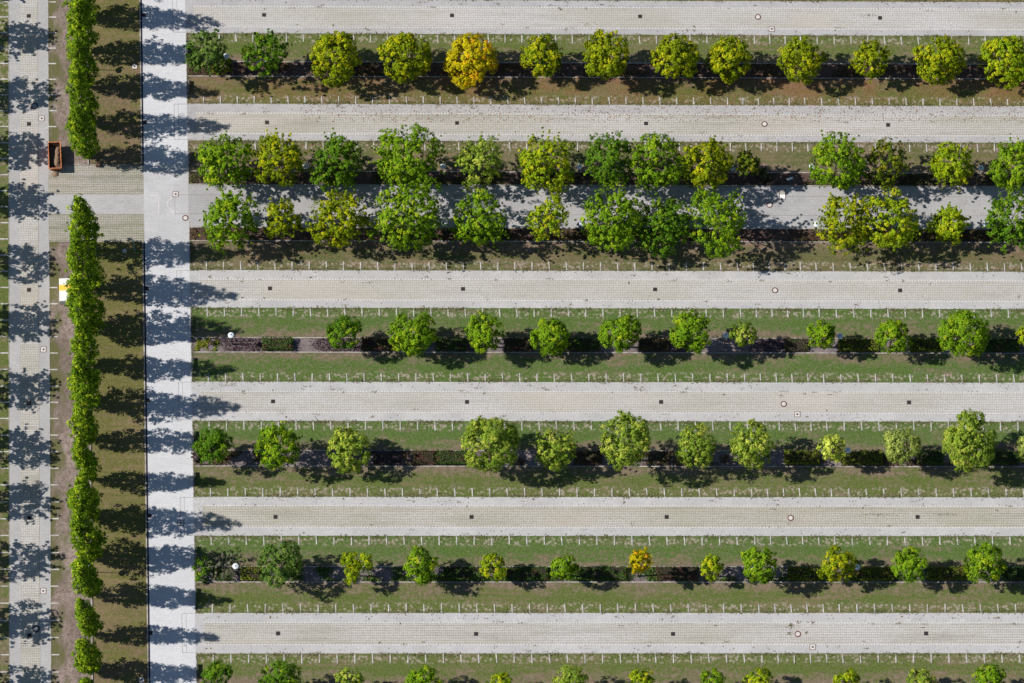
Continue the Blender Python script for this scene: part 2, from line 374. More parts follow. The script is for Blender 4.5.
# lanes: (v top, v bottom, smooth band widths, materials)
LANES = [(-110, -76, 8.5, 7.5, SMOOTH, PAVER), (-1, 33, 7.5, 7, SMOOTH, PAVERW), (103.5, 140.3, 9.8, 7.5, SMOOTH, PAVER),
         (270, 307.5, 9.5, 8.5, SMOOTHW, PAVERW), (381.6, 420.7, 10, 9, SMOOTHW, PAVERW),
         (496.8, 535.7, 9.5, 9.3, SMOOTHW, PAVERD), (613, 653.5, 10, 9.3, SMOOTHW, PAVER), (730, 772, 10, 9.3, SMOOTHW, PAVER)]
for (a0, b0, t0, t1, sm, pv) in LANES:
    start = UR+9
    sheet('lane_edge_paving', UR+0.05, FAR, a0, a0+t0, 0.030, sm)
    sheet('parking_lane', start, FAR, a0+t0, b0-t1, 0.026, pv)
    sheet('lane_edge_paving', UR+0.05, FAR, b0-t1, b0, 0.030, sm)
    sheet('lane_entry_paving', UR+0.05, start, a0+t0, b0-t1, 0.030, sm)
    mb = MB()
    for vv in (a0+t0-0.9, b0-t1+0.2):                # dotted rows of white stones
        uu = start
        while uu < 1060:
            strip_mb(mb, uu, uu+1.15, vv, vv+0.9, 0.028, 0.036); uu += 3.05
    struct(mb.build('stone_row', ROWST))
    mb = MB()                                        # joints round the entry slabs on the main road
    for (x0, x1, y0, y1) in ((UR-13.2, UR+9, a0+0.4, a0+0.8), (UR-13.2, UR+9, b0-0.9, b0-0.5), (UR-13.2, UR-12.8, a0+0.8, b0-0.9), (UR-9, UR-8.7, a0+0.8, b0-0.9)):
        strip_mb(mb, x0, x1, y0, y1, 0.029, 0.034)
    struct(mb.build('paving_joint', JOINT))
sheet('middle_lane', UR+0.05, FAR, 184.2, 227.2, 0.030, MIDM)
mb = MB()
for vv in (194.6, 213.6): strip_mb(mb, UR-14, 1100, vv, vv+0.45, 0.029, 0.034)
strip_mb(mb, UR-14, UR-13.6, 194.6, 213.6, 0.0291, 0.0342)
struct(mb.build('paving_joint', JOINT))

# islands: (v0, v1, bed0, bed1, material above bed, material below bed, bed material)
ISL = [(-76, -1, -45.5, -31, G1, G1, BED), (33, 103.5, 61.5, 76, G2, G1, BED), (140.3, 184.2, 171, 184.2, G4, None, BED), (227.2, 270, 227.2, 240.5, None, G4, BED),
       (307.5, 381.6, 337.5, 352, G3, G3, BEDG), (420.7, 496.8, 450.3, 466, G3, G2, BEDG), (535.7, 613, 566.5, 582, G3, G2, BEDG), (653.5, 730, 684, 699, G2, G2, BED)]
for (v0, v1, b0, b1, ma, mb_, bm) in ISL:
    if ma: sheet('grass_verge', UR+0.05, FAR, v0, b0, 0.012, ma)
    if mb_: sheet('grass_verge', UR+0.05, FAR, b1, v1, 0.012, mb_, flip=True)
    sheet('planting_bed', UR+0.05, FAR, b0, b1, 0.008, bm)
    mb = MB()
    for vv in (b0, b1):
        if vv in (v0, v1): strip_mb(mb, UR+1.5, FAR, vv-0.45, vv+0.45, 0, 0.13)
        else: strip_mb(mb, UR+2.0, FAR, vv-0.5, vv+0.5, 0, 0.11)
    strip_mb(mb, UR+0.1, UR+0.9, v0+0.2, v1-0.2, 0, 0.07)
    struct(mb.build('kerb', KERB))

# left side
for (v0, v1) in ((VT, 165.5), (241.5, VB)):
    sheet('grass_verge', 91.5, UL-2.2, v0, v1, 0.012, G5)
    sheet('bark_path', LR1+0.1, 91.5, v0, v1, 0.010, PATHM)
    mb = MB()
    strip_mb(mb, UL-2.2, UL-1.0, v0, v1, 0, 0.12)
    strip_mb(mb, 89.0, 90.2, v0, v1, 0, 0.16)
    strip_mb(mb, LR1+0.1, UL-2.2, (v1-0.6) if v0 < 0 else v0, v1 if v0 < 0 else v0+0.6, 0, 0.10)
    struct(mb.build('kerb', KERB))
    mb = MB(); strip_mb(mb, UL-1.0, UL+0.6, v0, v1, 0, 0.037); struct(mb.build('drainage_channel', SLOT))
sheet('crossing_paving', LR1+0.1, UL, 165.5, 194.8, 0.026, PAVERX)
sheet('crossing_paving', LR1+0.1, UL, 194.8, 214.4, 0.030, CROSSM)
sheet('crossing_paving', LR1+0.1, UL, 214.4, 241.5, 0.026, PAVERX)
sheet('left_road', LR0, 20.3, VT, VB, 0.030, CROSSM)
sheet('left_road', 20.3, 38.6, VT, VB, 0.026, PAVER)
sheet('left_road', 38.6, LR1+0.05, VT, VB, 0.030, CROSSM)
mb = MB(); strip_mb(mb, 38.6, 39.0, VT, VB, 0.029, 0.035); struct(mb.build('paving_joint', JOINT))
sheet('grass_verge', -120, LR0, VT, VB, 0.012, G2)
mb = MB(); strip_mb(mb, LR0-0.6, LR0, VT, VB, 0, 0.05); strip_mb(mb, LR1, LR1+0.5, VT, 165.0, 0, 0.05); strip_mb(mb, LR1, LR1+0.5, 242.2, VB, 0, 0.05)
struct(mb.build('kerb', KERB))

# ------------------------------------------------------------------ stall markers
REF = []                     # x of each marker column on the line y = 375
x = 208.3
while x < 1080:
    REF.append(x)
    x += 15.8 if 743 < x < 821 else 17.295
COLU = [U(r, 375) for r in REF]
rngm = np.random.default_rng(5)
MROWS = [(34.0, 41.8, 'the lower edge of the topmost lane'), (96.2, 103.2, 'the upper edge of the second lane from the top'),
         (141.5, 149.6, 'the lower edge of the second lane from the top'), (261.5, 269.6, 'the upper edge of the third lane from the top'),
         (308.2, 316.4, 'the lower edge of the third lane from the top'), (373.2, 381.3, 'the upper edge of the fourth lane from the top'),
         (421.2, 429.8, 'the lower edge of the fourth lane from the top'), (488.2, 496.4, 'the upper edge of the second lane from the bottom'),
         (536.4, 545.0, 'the lower edge of the second lane from the bottom'), (604.2, 612.7, 'the upper edge of the bottommost lane'),
         (654.3, 663.2, 'the lower edge of the bottommost lane')]
marks = []
for (v0, v1, nm) in MROWS:
    for c in COLU:
        marks.append((v1, c-0.56, c+0.56, v0, v1, nm, xl(c, v0)))
LY = [2.6, 17.8, 33.3, 48.8, 64.2, 79.9, 95.5, 111.3, 127.2]
LY2 = [288, 304.2, 320.5, 336.9, 353.4, 369.9, 386.4, 402.6, 418.8, 435.4, 451.9, 468.5, 485.1, 502, 519, 535.6, 552.7, 569.5, 586.3, 603.3, 620.5, 637.6, 654.8, 672]
for y in LY+LY2:
    marks.append((y, LR1+0.7, LR1+8.6, y-0.6, y+0.6, 'the right edge of the left road', 50))
LY3 = LY+[143.3, 159.3, 175.3, 191.3, 207.3, 223.3, 239.5, 255.6, 271.7]+LY2
for y in LY3:
    marks.append((y, 0.4, 8.5, y-0.6, y+0.6, 'the left edge of the left road', 5))
vis = sorted([m for m in marks if m[6] < 1023], key=lambda m: -m[0])
off = [m for m in marks if m[6] >= 1023]
def mark_mb(m, mb, jit=True):
    j = rngm.uniform(-0.35, 0.35, 4) if jit else np.zeros(4)
    dz = 0.055+rngm.uniform(0, 0.03)
    u0, u1, v0, v1 = m[1], m[2], m[3], m[4]
    if u1-u0 < 3:
        t = rngm.uniform(-0.25, 0.25)
        bot = [P(u0-t, v1+j[1], 0), P(u1-t, v1+j[1], 0), P(u1+t, v0+j[0], 0), P(u0+t, v0+j[0], 0)]
    else:
        bot = [P(u0+j[0], v1, 0), P(u1+j[1], v1, 0), P(u1+j[1], v0, 0), P(u0+j[0], v0, 0)]
    mb.hexa(bot, [p+Vector((0, 0, dz)) for p in bot])
for m in vis[:300]:
    mb = MB(); mark_mb(m, mb)
    c = sum(mb.v, Vector())/8; c.z = 0
    mb.v = [p-c for p in mb.v]
    o = mb.build('stall_marker', MARK, None, c)
    tag(o, 'pale stall marker strip along '+m[5], 'stall marker', 'stall markers along '+m[5])
mb = MB()
for m in vis[300:]+off: mark_mb(m, mb)
tag(mb.build('stall_markers', MARK), 'pale concrete stall marker strips along the lanes in the upper part of the parking ground', 'stall markers', None, 'stuff')

# ------------------------------------------------------------------ foliage
def leaves_mesh(name, C, Nrm, size, var, clump, mat, rng, parent=None, loc=None, asp=0.62):
    n_ = len(C)
    t = rng.normal(size=(n_, 3)); t -= Nrm*np.sum(t*Nrm, 1, keepdims=True); t /= np.linalg.norm(t, axis=1, keepdims=True)+1e-9
    b_ = np.cross(Nrm, t)
    s = size[:, None]
    v = np.empty((n_, 4, 3))
    fold = Nrm*s*0.18
    v[:, 0] = C+t*s; v[:, 1] = C+b_*s*asp+fold; v[:, 2] = C-t*s; v[:, 3] = C-b_*s*asp+fold
    me = bpy.data.meshes.new(name)
    me.vertices.add(n_*4); me.vertices.foreach_set('co', v.reshape(-1).astype(np.float32))
    me.loops.add(n_*4); me.loops.foreach_set('vertex_index', np.arange(n_*4, dtype=np.int32))
    me.polygons.add(n_); me.polygons.foreach_set('loop_start', np.arange(0, n_*4, 4, dtype=np.int32))
    me.update(calc_edges=True)
    for nm, arr in (('var', var), ('clump', clump)):
        a_ = me.attributes.new(nm, 'FLOAT', 'FACE'); a_.data.foreach_set('value', arr.astype(np.float32))
    me.materials.append(mat)
    o = bpy.data.objects.new(name, me); COL.objects.link(o)
    if parent: o.parent = parent
    if loc is not None: o.location = loc
    return o

def unit(v): return v/(np.linalg.norm(v, axis=1, keepdims=True)+1e-9)

def crown_pts(rng, R, Rv, zc_, dens=1.0, lumpy=0.28, leaf=0.17, cl=0.42, per=15, shape='round'):
    """limb by limb: each lobe is a ball of leaf clumps at the end of a limb"""
    loose = lumpy > 0.3
    nl = int(9+R*(5.5 if loose else 6.5))
    i = np.arange(nl)+0.5
    ph = np.arccos(1-2*i/nl); th = math.pi*(1+5**0.5)*i+rng.uniform(0, 6.28)
    D = unit(np.stack([np.cos(th)*np.sin(ph), np.sin(th)*np.sin(ph), np.cos(ph)], 1)+rng.normal(size=(nl, 3))*0.22)
    D[0] = unit(np.array([[rng.normal()*0.1, rng.normal()*0.1, 1.0]]))[0]; D[1] = unit(np.array([[rng.normal(), rng.normal(), 1.1]]))[0]
    dist = rng.uniform(0.50, 0.80, nl) if loose else rng.uniform(0.60, 0.70, nl)
    lr = rng.uniform(0.24, 0.44, nl) if loose else rng.uniform(0.30, 0.40, nl)
    asym = 1+(0.16 if loose else 0.07)*(D@unit(rng.normal(size=(1, 3)))[0])+0.10*(D@unit(rng.normal(size=(1, 3)))[0])
    dist = dist*asym; lr = lr*rng.uniform(0.85, 1.15, nl)
    dist[0] = 0.45; dist[1] = 0.3; lr[0] = max(lr[0], 0.46); lr[1] = max(lr[1], 0.48)
    LC = D*dist[:, None]*np.array([R, R, Rv])+np.array([0, 0, zc_]); LR_ = lr*R
    w_ = LR_**2; w_ /= w_.sum()
    area = 4*math.pi*R*R*(0.4+0.6*Rv/R)
    nc = int(area/0.46*dens)
    li = rng.choice(nl, nc, p=w_)
    d = unit(rng.normal(size=(nc, 3))+D[li]*0.9)
    r = LR_[li]*np.where(rng.random(nc) < 0.8, rng.uniform(0.82, 1.05, nc), rng.uniform(0.2, 0.8, nc))
    c = LC[li]+d*r[:, None]
    if loose or dens < 0.95:                          # long shoots that stand out of the crown
        ns = int(14+R*5); per_s = 4
        sdv = unit(rng.normal(size=(ns, 3))+np.array([0, 0, 0.5]))
        st = np.tile(np.linspace(0.0, 1.0, per_s), ns); sk = np.repeat(np.arange(ns), per_s)
        rr_ = (0.78+st*rng.uniform(0.18, 0.50, ns)[sk])
        sp_ = sdv[sk]*rr_[:, None]*np.array([R, R, Rv])+np.array([0, 0, zc_])+rng.normal(size=(len(sk), 3))*0.08
        c = np.concatenate([c, sp_]); d = np.concatenate([d, sdv[sk]]); li = np.concatenate([li, rng.integers(0, nl, len(sk))])
        shr = np.concatenate([np.ones(nc), 0.75-0.45*st]); nc = len(c)
    else: shr = np.ones(nc)
    a_ = rng.uniform(0, math.pi); e_ = rng.uniform(0.0, 0.14)
    al = c[:, 0]*math.cos(a_)+c[:, 1]*math.sin(a_); c[:, 0] += al*math.cos(a_)*e_; c[:, 1] += al*math.sin(a_)*e_; c[:, :2] *= 1-e_/2
    cs = cl*rng.uniform(0.6, 1.15, nc)*shr
    out = unit(d*1.0+D[li]*0.5+np.array([0, 0, 0.25])+rng.normal(size=(nc, 3))*0.2)
    lv = rng.random(nl); cv = rng.random(nc)*0.65+lv[li]*0.35
    cv = np.argsort(np.argsort(cv))/max(1, nc-1)
    k = np.repeat(np.arange(nc), per)
    off_ = rng.normal(size=(len(k), 3)); off_ = unit(off_)*(rng.random(len(k))**0.5)[:, None]
    C = c[k]+off_*cs[k][:, None]*np.array([1, 1, 0.75])+out[k]*0.05
    N = unit(out[k]*1.2+off_*0.7+rng.normal(size=(len(k), 3))*0.33)
    size = leaf*rng.uniform(0.7, 1.3, len(k))
    var = np.clip(0.42+0.6*(cv[k]-0.5)+rng.normal(size=len(k))*0.15, 0, 1)
    return C, N, size, var, cv[k]

def trunk_mb(rng, h, r0, zc_, R, Rv, limbs=6):
    mb = MB()
    top = zc_+Rv*0.55
    bend = rng.normal(size=2)*0.12
    pts = [Vector((bend[0]*math.sin(t*3), bend[1]*math.sin(t*2.4), t*top)) for t in np.linspace(0, 1, 6)]
    mb.tube(pts, [r0*1.35]+[r0*(1-0.8*t) for t in np.linspace(0.1, 1, 5)], 8)
    z0 = max(1.3, zc_-Rv*0.8)
    for i in range(limbs):
        a = 2*math.pi*(i+rng.uniform(-0.3, 0.3))/limbs; zz = z0+rng.uniform(0, 0.5)*Rv
        ln = R*rng.uniform(0.55, 0.85)
        p0 = Vector((0, 0, zz)); p2 = p0+Vector((math.cos(a)*ln, math.sin(a)*ln, Rv*rng.uniform(0.3, 0.8)))
        p1 = p0.lerp(p2, 0.5)+Vector((0, 0, 0.15))
        mb.tube([p0, p1, p2], [r0*0.45, r0*0.3, r0*0.1], 5)
    return mb

def tree(name, px, py, rpx, yb, pal, label, group, seed, dens=1.0, asp=1.0, lumpy=0.28, leaf=0.17, per=15, shape='round', hc=None, lobes=None):
    rng = np.random.default_rng(seed)
    if hc is None:
        lo, hi = 1.0, 14.0
        for _ in range(30):
            m_ = (lo+hi)/2; q = at(px, py, m_); yy = proj((q.x, q.y, 0))[1]
            if yy < yb: lo = m_
            else: hi = m_
        hc = (lo+hi)/2
    q = at(px, py, hc)
    sc = (at(px+1, py, 0)-at(px, py, 0)).length
    R = rpx*sc*1.04; Rv = min(R*1.15*asp, hc-0.9)
    Rv = max(Rv, 0.8)
    root = empty(name, (q.x, q.y, 0)); tag(root, label, 'tree', group)
    trunk_mb(rng, hc+Rv, 0.06+0.035*R, hc, R, Rv).build('trunk', BARK, root)
    if lobes:
        arrs = []
        for (dx, dy, rr) in lobes:
            p_ = at(px+dx, py+dy, hc)
            A = crown_pts(rng, rr*sc, rr*sc*1.0, hc, dens, lumpy, leaf, 0.36, per)
            A[0][:, 0] += p_.x-q.x; A[0][:, 1] += p_.y-q.y; arrs.append(A)
        A = [np.concatenate([a_[i] for a_ in arrs]) for i in range(5)]
    else:
        A = crown_pts(rng, R, Rv, hc, dens, lumpy, leaf, 0.42 if R > 2.4 else 0.34, per, shape)
    keep = A[0][:, 2] > 0.3
    A = [a_[keep] for a_ in A]
    leaves_mesh('crown', *A, LEAF[pal], rng, root)
    return root

ORD = ['first', 'second', 'third', 'fourth', 'fifth', 'sixth', 'seventh', 'eighth', 'ninth', 'tenth', 'eleventh', 'twelfth', 'thirteenth', 'fourteenth']
LOOK = {'green': 'mid green', 'bright': 'bright green', 'lime': 'lime green', 'yellow_green': 'yellow green', 'gold': 'golden yellow', 'olive': 'olive green',
        'amber': 'orange tinged', 'dusty': 'dusty dark green', 'pale': 'pale green', 'cream': 'pale yellow', 'silver': 'silvery green'}
ROWS = {
 'top tree row': (70.5, [(207,52,20,'dusty',.42,0.85),(266,53,20,'green',.45,1),(335,56,25,'yellow_green',1,1.1),(406,56,24,'yellow_green',1.1,1.1),(471,59,26,'gold',1.1,1.22),
     (541,58,20,'yellow_green',1.1,1.15),(606,55,23,'yellow_green',1.1,1),(675,56,22,'yellow_green',1,1),(729,60,22,'yellow_green',1.1,1.2),(802,59,22,'yellow_green',1,.95),
     (870,60,17,'yellow_green',.7,1.05),(941,60,24,'yellow_green',1,1),(1006,61,25,'lime',1.1,1.1),(1078,61,24,'yellow_green',1,1)]),
 'second tree row': (178.5, [(226,163,26,'bright',.9,.95),(279,160,24,'yellow_green',.8,1.1),(337,164,26,'green',.75,1.1),(408,160,30,'bright',.9,1.05),(481,162,22,'pale',.6,1.2),
     (545,163,27,'lime',.9,1.05),(608,161,24,'green',.75,1.05),(655,162,25,'bright',.8,1.05),(707,163,25,'yellow_green',.8,1.05),(747,165,12,'olive',.8,1),(838,163,26,'bright',.85,1.1),
     (886,165,20,'olive',.55,1.1),(952,165,20,'lime',1,1),(1016,164,24,'bright',.9,1.1)]),
 'third tree row': (235.0, [(229,219,27,'bright',.85,.95),(282,221,18,'yellow_green',.75,1.1),(341,221,27,'yellow_green',.8,1.05),(409,219,32,'bright',.85,1.05),(480,221,26,'bright',.75,1.05),
     (547,218,19,'lime',.6,1.2),(614,221,30,'bright',.9,1.1),(662,225,27,'green',.9,1.1),(717,219,28,'bright',.75,1.1),(845,222,26,'yellow_green',.7,1.1),(891,222,27,'lime',.8,1.1),
     (951,224,18,'lime',1,1.1),(1013,220,26,'green',.75,1.1)]),
 'fourth tree row': (346.0, [(343,333,17,'green',1,1),(412,334,22,'bright',1.2,1),(485,333,18,'bright',1.2,1),(551,336,19,'bright',1.2,1),(621,332,19,'bright',1.2,1),(690,332,20,'bright',1.2,1),
     (744,335,12,'pale',1,1),(823,335,14,'bright',1.2,1),(893,335,17,'bright',1.2,1),(964,332,24,'bright',1.2,1),(1033,334,14,'lime',1,1)]),
 'fifth tree row': (459.5, [(213,447,18,'green',.95,1.1),(277,445,21,'bright',.8,1.1),(348,449,22,'pale',.9,1.1),(491,443,28,'pale',1.1,1.12),(556,449,19,'pale',.8,1.3),(627,441,26,'pale',.9,1.1),
     (695,446,20,'pale',.9,1.05),(751,446,22,'pale',.9,1.1),(833,447,13,'cream',1,1.1),(901,446,18,'silver',1.1,1.1),(968,443,27,'pale',1.2,1.15),(1029,448,14,'silver',1,1.1)]),
 'sixth tree row': (576.0, [(280,565,22,'dusty',.9,1),(353,567,13,'lime',1,1.2),(421,566,17,'bright',1,1.05),(494,567,12.5,'lime',1,1.1),(563,566,13,'bright',1,1.15),(640,561,10.5,'gold',.8,1.4),
     (712,568,12,'lime',1,1.2),(759,564,18,'bright',1,1.1),(838,566,17,'yellow_green',1,1.1),(909,566,17,'bright',1.1,1),(985,565,19,'bright',1.1,1.1),(1058,566,16,'bright',1.1,1.1)]),
 'bottom tree row': (693.0, [(217,679,17,'green',.9,1),(282,681,20,'green',.9,1),(350,683,15,'pale',1,1),(423,684,17,'bright',1,1),(500,684,12,'lime',1,1),(570,682,17,'pale',1,1),
     (641,684,14,'lime',1,1),(711,683,14,'bright',1,1),(758,685,16,'lime',1,1),(847,684,14,'lime',1,1),(921,685,15,'pale',1,1),(990,681,17,'bright',1,1),(1060,683,16,'bright',1,1)]),
}
SIZE = lambda r: 'small' if r < 14.5 else ('large' if r > 25 else 'medium sized')
sd_ = 100
for row, (yb, lst) in ROWS.items():
    for i, (px, py, r, pal, dens, asp) in enumerate(lst):
        sd_ += 1
        big = row in ('second tree row', 'third tree row')
        lob = None
        if (px, py) == (353, 567): lob = [(-3, -7, 9), (-1, 8, 9), (12, -5, 8), (2, 0, 7)]
        ybb = yb + 3*(600-yb)/565.0*(px-200)/820.0
        lab = f"{SIZE(r)} {LOOK[pal]} tree, {ORD[i]} from the left in the {row}"
        tree('tree', px, py, r, ybb, pal, lab, 'trees in the '+row, sd_, dens=dens*(1.0 if big else 1.12), asp=asp, lumpy=0.34 if big else 0.24,
             leaf=0.165 if (big or row == 'top tree row') else 0.15, per=18 if big else 22, lobes=lob)

# column of tall narrow trees beside the bark path
def poplar(px, yb, h, R, label, seed, crown_base=1.2):
    rng = np.random.default_rng(seed)
    q = at(px, yb, 0)
    root = empty('columnar_tree', q); tag(root, label, 'tree', 'tall narrow trees beside the bark path')
    mb = MB(); mb.tube([(0, 0, 0), (0.05, 0, h*0.3), (-0.05, 0.05, h*0.7), (0, 0, h*0.97)], [0.26, 0.2, 0.12, 0.03], 8)
    for i in range(26):
        a = rng.uniform(0, 6.28); z = rng.uniform(1.5, h*0.85); l = R*0.8
        mb.tube([(0, 0, z), (math.cos(a)*l*0.6, math.sin(a)*l*0.6, z+0.9), (math.cos(a)*l, math.sin(a)*l, z+2.2)], [0.06, 0.04, 0.015], 4)
    mb.build('trunk', BARK, root)
    nc = int(23*h*R/1.6)
    t = rng.random(nc*3); t = t[rng.random(nc*3) < np.interp(t, [0, 0.1, 0.3, 0.6, 0.85, 1], [0.35, 0.75, 1, 0.9, 0.45, 0.18])][:nc]; nc = len(t)
    nt_ = 34; tz = rng.random(nt_); ta = rng.uniform(0, 6.28, nt_)
    z = crown_base+t*(h-crown_base)
    prof = np.interp(t, [0, 0.08, 0.25, 0.42, 0.62, 0.82, 1.0], [0.34, 0.74, 1.04, 1.06, 0.82, 0.56, 0.20])
    ang = rng.uniform(0, 2*math.pi, nc)
    ph = rng.uniform(0, 6.28, 3)
    lump = 1+0.13*np.sin(3*ang+ph[0]+t*9)+0.10*np.sin(t*26+ph[1]+ang)+0.10*rng.normal(size=nc)
    for q_ in range(nt_):
        da = np.abs((ang-ta[q_]+math.pi) % (2*math.pi)-math.pi); lump = lump+rng.uniform(-0.42, 0.50)*np.exp(-(da/0.6)**2-((t-tz[q_])/0.05)**2)
    rr = R*prof*lump*np.where(rng.random(nc) < 0.75, rng.uniform(0.8, 1.05, nc), rng.uniform(0.2, 0.8, nc))
    c = np.stack([np.cos(ang)*rr, np.sin(ang)*rr, z], 1)
    c[:, 0] += 0.25*np.sin(t*5+ph[2]); c[:, 1] += 0.2*np.sin(t*4+ph[0])
    per = 18; k = np.repeat(np.arange(nc), per)
    out = unit(np.stack([np.cos(ang), np.sin(ang), np.full(nc, 0.55)], 1)+rng.normal(size=(nc, 3))*0.25)
    off_ = unit(rng.normal(size=(len(k), 3)))*(rng.random(len(k))**0.5)[:, None]
    C = c[k]+off_*np.array([0.40, 0.40, 0.55])*rng.uniform(0.6, 1.2, nc)[k][:, None]
    N = unit(out[k]+off_*0.8+rng.normal(size=(len(k), 3))*0.45)
    cv = rng.random(nc)
    var = np.clip(0.42+0.75*(cv[k]-0.5)+rng.normal(size=len(k))*0.2, 0, 1)
    leaves_mesh('crown', C, N, 0.155*rng.uniform(0.7, 1.35, len(k)), var, cv[k], LEAF['poplar'], rng, root)
PU = [-88, -53, -18, 17, 52, 87, 122, 157.5]
PL = [249.5, 289, 327, 365, 402, 440, 479, 518, 555, 594.5, 634, 670, 708, 746]
vis_u = [y for y in PU if y > 0]
for i, y in enumerate(PU):
    lab = f"tall narrow green tree, {ORD[i-3]} from the top in the upper line above the crossing" if i >= 3 else f"tall narrow green tree beyond the top edge, {ORD[i]} of the upper line"
    poplar(xl(88.6, y), y, 19.2+((i*37) % 5-2)*0.45, 1.66+0.12*math.sin(i*2.1), lab, 900+i)
LH = {289: (20.3, 1.95), 327: (20.6, 2.1), 249.5: (20.5, 1.8), 634: (17.0, 1.15), 670: (15.5, 1.55), 440: (19, 1.5), 479: (18.0, 1.3), 365: (19.5, 1.45), 594.5: (18.5, 1.55), 708: (15.5, 1.3)}
for i, y in enumerate(PL):
    h, R = LH.get(y, (19.8+0.9*math.sin(i*2.3), 1.80+0.14*math.sin(i*1.7+1)))
    poplar(xl(88.6, y), y, h, R, f"tall narrow green tree, {ORD[i]} from the top in the lower line below the crossing", 950+i)

# trees just beyond the left edge, whose shade falls on the left road
for i, y in enumerate([-16, 41, 97, 152, 202, 264, 323, 390, 449, 502, 560, 623, 688]):
    rng = np.random.default_rng(700+i)
    q = at(-44, y-3, 0)
    root = empty('tree', q); tag(root, f"tall round tree beyond the left edge, {ORD[i]} from the top of its line", 'tree', 'trees beyond the left road')
    trunk_mb(rng, 13, 0.2, 8.8, 2.9, 4.0, 8).build('trunk', BARK, root)
    A = crown_pts(rng, 2.9, 4.0, 8.8, 0.72, 0.38, 0.20, 0.45, 12)
    leaves_mesh('crown', *A, LEAF['green'], rng, root)

# ------------------------------------------------------------------ hedges and shrubs
def hedge(x0, x1, row, pal, h, label, seed, top=0.9, bot=0.9):
    rng = np.random.default_rng(seed)
    b0, b1 = {'D': (337.5, 352), 'E': (450.3, 466), 'F': (566.5, 582), 'A': (61.5, 76)}[row]
    vm = (b0+b1)/2
    c0 = P(U(x0, vm), vm); c1 = P(U(x1, vm), vm); L = (c1-c0).length; ctr = (c0+c1)/2
    wd = (P(300, b0+top)-P(300, b1-bot)).length
    ang = math.atan2((c1-c0).y, (c1-c0).x)
    root = empty('hedge', ctr, ang); tag(root, label, 'hedge', 'hedges in the planting beds')
    mb = MB(); s_ = 0.82
    mb.box(-L/2*0.94, L/2*0.94, -wd/2*s_, wd/2*s_, 0, h*0.78, 0.1, 0.1)
    mb.build('branches', BARK_DK, root)
    area = L*wd*1.0+2*h*(L+wd); n_ = int(area*55)
    # leaves through a shell round the block
    p = rng.uniform(-1, 1, (n_, 3)); face = rng.random(n_)
    ft = L*wd/(L*wd+2*h*(L+wd))
    top_ = face < ft*1.1
    side = ~top_
    X = p[:, 0]*L/2; Y = p[:, 1]*wd/2; Z = (p[:, 2]+1)/2*h
    N = np.zeros((n_, 3))
    und = 0.10*np.sin(X*2.1+seed)+0.08*np.sin(Y*4+X*1.3)
    Z = np.where(top_, h+und-np.abs(rng.normal(size=n_))*0.10, Z)
    N[top_] = (0, 0, 1)
    xs = side & (rng.random(n_) < wd/(L+wd)); ys = side & ~xs
    sx = np.sign(p[:, 0]); sy = np.sign(p[:, 1])
    X = np.where(xs, sx*(L/2-np.abs(rng.normal(size=n_))*0.12), X); Y = np.where(ys, sy*(wd/2-np.abs(rng.normal(size=n_))*0.10), Y)
    N[xs, 0] = sx[xs]; N[ys, 1] = sy[ys]
    # rounded corners
    N = unit(N+rng.normal(size=(n_, 3))*0.6)
    C = np.stack([X, Y, Z], 1)
    cv = np.clip(0.5+0.5*np.sin(X*1.7+seed*2.1)*np.cos(Y*2.6+seed)+rng.normal(size=n_)*0.2, 0, 1)
    var = np.clip(rng.normal(size=n_)*0.25+0.45, 0, 1)
    leaves_mesh('foliage', C, N, 0.095*rng.uniform(0.7, 1.4, n_), var, cv, LEAF[pal], rng, root)
BARK_DK = plain('hedge_branches', (0.035, 0.028, 0.02), 0.95)
RN = {'A': 'top', 'D': 'fourth', 'E': 'fifth', 'F': 'sixth'}
hl = [(262, 293, 'D', 'hedge_green', 1.0), (361, 392, 'D', 'hedge_red', 0.9), (436, 466, 'D', 'hedge_green', 0.9), (504, 532, 'D', 'hedge_red', 0.9), (566, 600, 'D', 'hedge_green', 0.9),
      (638, 668, 'D', 'hedge_red', 0.9), (784, 808, 'D', 'scrub', 0.7), (838, 878, 'D', 'hedge_lime', 1.1), (909, 941, 'D', 'hedge_lime', 1.1), (977, 1019, 'D', 'hedge_green', 1.1),
      (373, 402, 'E', 'purple', 0.6), (414, 434.5, 'E', 'hedge_red', 0.8), (435.5, 468, 'E', 'hedge_green', 0.9), (574, 602, 'E', 'hedge_red', 0.7), (784, 819, 'E', 'hedge_lime', 1.1),
      (842, 882, 'E', 'hedge_lime', 1.1), (917, 943, 'E', 'hedge_green', 1.1), (988, 1018, 'E', 'hedge_green', 1.1),
      (241, 262, 'F', 'hedge_lime', 0.8), (443, 484, 'F', 'hedge_green', 0.9), (506, 548, 'F', 'hedge_green', 0.8), (580, 626, 'F', 'hedge_green', 0.8), (656, 698, 'F', 'hedge_red', 0.7), (788, 822, 'F', 'hedge_lime', 1.0),
      (852, 893, 'F', 'hedge_lime', 1.0), (927, 966, 'F', 'hedge_lime', 1.0), (1001, 1040, 'F', 'hedge_green', 1.0)]
HL = {'hedge_green': 'dark green', 'hedge_lime': 'yellowish green', 'hedge_red': 'reddish brown', 'scrub': 'brown scrubby', 'purple': 'purplish grey'}
cnt = {}
for i, (x0, x1, r, pal, h) in enumerate(hl):
    cnt[r] = cnt.get(r, 0)+1
    hedge(x0, x1, r, pal, h, f"{HL[pal]} clipped hedge block, {ORD[cnt[r]-1]} from the left in the {RN[r]} tree row's bed", 300+i)

